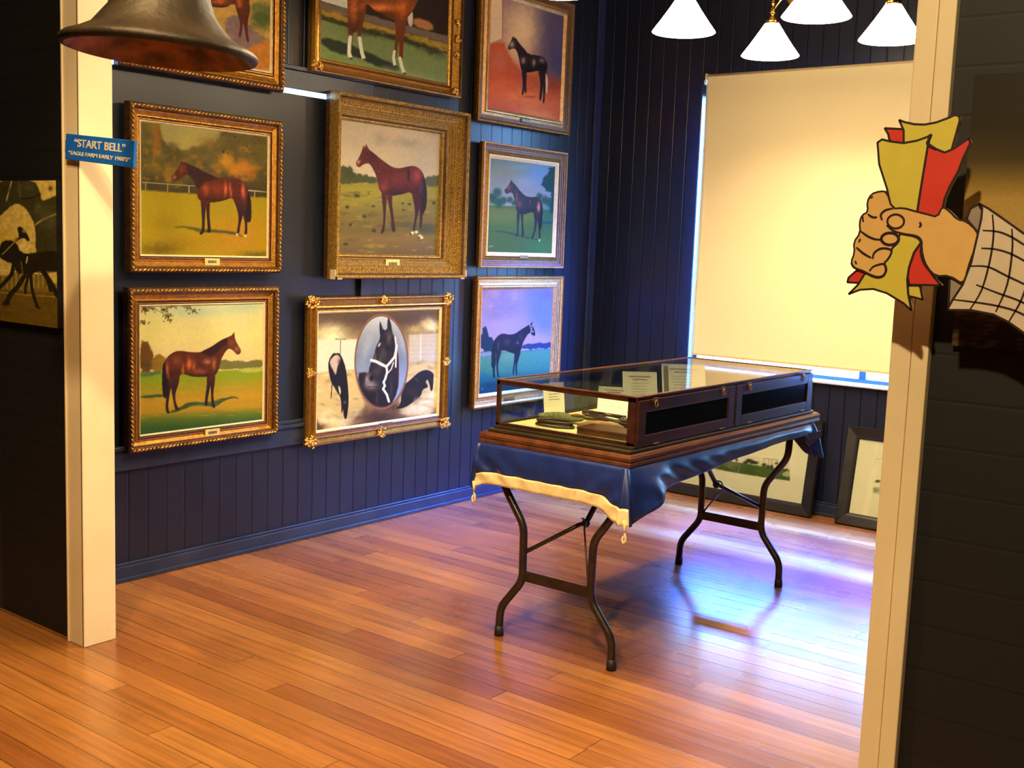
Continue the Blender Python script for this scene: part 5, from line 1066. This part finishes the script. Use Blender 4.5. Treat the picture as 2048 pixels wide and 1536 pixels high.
# the right side: two fall-front doors with dark glass
LAT = mat('aged_brass', (150, 118, 66), .35, .8)
b = MB(); bxs(b, cx1-.018, cx1-.004, cy0, cy1, ZT-.018, ZT-.002); bxs(b, cx1-.018, cx1-.004, cy0, cy0+.012, .803, ZT-.018); bxs(b, cx1-.018, cx1-.004, 4.000, 4.010, .803, ZT-.018); bxs(b, cx1-.018, cx1-.004, cy1-.012, cy1, .803, ZT-.018); bxs(b, cx1-.018, cx1-.004, cy0, cy1, .795, .803)
b.build('door_frame', WDRK, T)
for d0, d1 in ((cy0+.004, 3.998), (4.012, cy1-.004)):
    z0, z1 = .800, ZT-.012; g0, g1, gz0, gz1 = d0+.048, d1-.052, .838, .919
    b = MB(); bxs(b, cx1-.006, cx1+.008, d0, g0, z0, z1); bxs(b, cx1-.006, cx1+.008, g1, d1, z0, z1); bxs(b, cx1-.006, cx1+.008, g0, g1, z0, gz0); bxs(b, cx1-.006, cx1+.008, g0, g1, gz1, z1)
    D = b.build('door', WDRK, T, bevel=.002)
    b = MB(); bxs(b, cx1-.005, cx1+.001, g0, g1, gz0, gz1); b.build('dark_glass', DGL, D)
    for yl in (d0+.105, d1-.105):
        b = MB(); c = (cx1-ox, yl-oy, ZT-.016-oz); bxs(b, cx1+.006, cx1+.0105, yl-.014, yl+.014, ZT-.020, ZT-.008)
        ring = [(c[0]+.013, c[1]+.0095*math.cos(a), c[2]-.012+.0115*math.sin(a)) for a in [2*PI*k/14 for k in range(14)]]
        b.tube(ring, .0022, 6, closed=True); b.build('latch', LAT, D)
    for yl in (d0+.12, d1-.10):
        b = MB(); b.tube([(cx1+.010-ox, yl-.018-oy, z0+.003-oz), (cx1+.010-ox, yl+.018-oy, z0+.003-oz)], .003, 6); b.build('hinge', LAT, D)

# ------------------------------------------------------------------ exhibits in the case
ZF = .8058
CARD = mat('white_card', (236, 230, 208), .6); CARDT = mat('card_print', (120, 112, 96), .7)
def card(label, x, y, w, h, lean, rz, lines=6, head=True, name='label_card', extra=None, m=CARD):
    T = thing(name, label, 'card', (x, y, ZF+.002*math.sin(lean)), (0, 0, rz))
    # stands along local x, faces -y, leans back
    M = Matrix.Rotation(-lean, 4, 'X')
    b = MB().box(-w/2, w/2, 0, .002, 0.0004, h, M=M); b.build('card', m, T)
    b = MB()
    if head: b.box(-w*.32, w*.32, -.0006, 0, h*.84, h*.88, M=M); b.box(-w*.22, w*.22, -.0006, 0, h*.76, h*.79, M=M)
    for i in range(lines):
        z = h*(.66-.08*i); b.box(-w*.26, w*random.Random(i).uniform(.15, .28), -.0006, 0, z, z+h*.012, M=M)
    if extra: b.box(-w*.5+.008, -w*.5+.03, -.0006, 0, h*.1, h*.95, M=M)
    b.build('printed_text', CARDT, T)
    MB().box(-.004, .004, .002, .0028+h*math.sin(lean)+.008, 0.0002, .003).build('easel_foot', m, T)
    return T
card('white framed card leaning near the left end of the display case', -2.580, 3.605, .115, .135, .12, 1.42, 3)
card('cream printed card standing on the far side of the display case interior', -2.50, 4.12, .15, .158, .42, .75, 8)
card('pale sheet with a dark side strip at the far end of the display case', -2.48, 4.46, .20, .170, .38, .75, 8, extra=True)
card('small cream card standing behind the white card in the display case', -2.50, 3.90, .13, .105, .3, .5, 3)
card('bright white card lying propped behind the dark box in the display case', -2.44, 3.80, .12, .065, .6, .4, 1, head=False)
T = thing('photo_sheet', 'black and white photograph sheets lying flat in the display case', 'photograph', (-2.44, 3.86, ZF), (0, 0, .2))
b = MB(); b.box(-.13, .10, -.12, .12, 0, .0012); b.build('sheet', CARD, T)
b = MB(); rs = random.Random(3)
for k in range(16): u, v = rs.uniform(-.11, .06), rs.uniform(-.10, .08); b.box(u, u+rs.uniform(.015, .05), v, v+rs.uniform(.01, .03), .0012, .0016)
b.build('printed_image', mat('photo_grey', (128, 122, 104), .5), T)
LTH = mat('dark_leather', (60, 34, 24), .45, noise=(60, 1, (44, 26, 18))); TAN = mat('tan_leather', (150, 108, 50), .5, noise=(50, 1, (120, 80, 36))); GRN = mat('olive_canvas', (106, 104, 50), .7, noise=(60, 1, (80, 80, 38)), bump=(200, .3))
T = thing('book', 'brown flat wooden box lying at the near right of the display case', 'box', (-2.165, 3.395, ZF), (0, 0, .03)); T.name = 'wooden_box'
b = MB().box(-.125, .125, -.055, .055, 0, .018); b.build('box_body', WRED, T, bevel=.002); b = MB().box(-.127, .127, -.057, .057, .0182, .026); b.build('lid', WRED, T, bevel=.003)
T = thing('leather_case', 'small dark leather case behind the flat wooden box', 'case', (-2.185, 3.605, ZF), (0, 0, .2))
b = MB().box(-.075, .075, -.04, .04, 0, .028); b.build('case_body', LTH, T, bevel=.006); b = MB().box(-.068, .068, -.036, .036, .0282, .034); b.build('lid', mat('green_black_leather', (34, 34, 22), .5), T, bevel=.003)
T = thing('leather_pouch', 'olive green leather pouch beside the leaning white card', 'pouch', (-2.49, 3.52, ZF), (0, 0, .25))
b = MB()
for i in range(9):
    t = i/8; b.ball((-.075+.15*t, .012*math.sin(t*5), .018), (.022, .026+.012*math.sin(t*PI), .018*(.55+.45*math.sin(t*PI))), 10, 6)
b.build('pouch_body', GRN, T, True); b = MB().tube([(.05,-.02,.03),(.075,-.025,.036),(.092,0,.03),(.08,.02,.022)], .006, 8); b.build('buckle_strap', TAN, T, True)
T = thing('coiled_strap', 'coiled brown leather strap at the near left of the display case', 'strap', (-2.435, 3.405, ZF), (0, 0, .15))
b = MB()
for k, (rx, ry, z) in enumerate(((.078,.036,.005),(.070,.030,.013),(.074,.033,.021))):
    b.tube([(rx*math.cos(a), ry*math.sin(a), z) for a in [2*PI*j/28 for j in range(28)]], .0042, 6, closed=True)
b.build('strap_coil', LTH, T, True)
T = thing('tan_strap', 'tan leather strap lying in the middle of the display case', 'strap', (-2.305, 3.515, ZF+.001), (0, 0, .3))
b = MB(); b.tube([(-.08,-.03,.007),(-.04,.005,.013),(.01,-.01,.015),(.06,.01,.011),(.09,.0,.007)], [.006,.012,.014,.010,.006], 8); b.tube([(-.06,.02,.007),(0,.03,.009),(.06,-.02,.007)], .006, 8); b.build('strap_body', TAN, T, True)
T = thing('bridle', 'tangled dark leather bridle lying in the display case', 'bridle', (-2.40, 3.68, ZF), (0, 0, .1))
b = MB(); rs = random.Random(5); pts = [Vector((.10*math.cos(k*1.9+rs.random()), .045*math.sin(k*1.3+rs.random()), .006+.018*rs.random())) for k in range(14)]
Q = []
for i in range(len(pts)-1):
    p0, p1, p2, p3 = pts[max(0, i-1)], pts[i], pts[i+1], pts[min(len(pts)-1, i+2)]
    for t in (0, .2, .4, .6, .8): Q.append(.5*((2*p1)+(p2-p0)*t+(2*p0-5*p1+4*p2-p3)*t*t+(-p0+3*p1-3*p2+p3)*t**3))
for q in Q: q.z = max(q.z, .005)
b.tube(Q, .0045, 6); b.build('reins', LTH, T, True)
b = MB(); b.tube([(.02+.014*math.cos(a), .0+.014*math.sin(a), .028) for a in [2*PI*j/16 for j in range(16)]], .002, 6, closed=True); b.build('bit_ring', LAT, T, True)
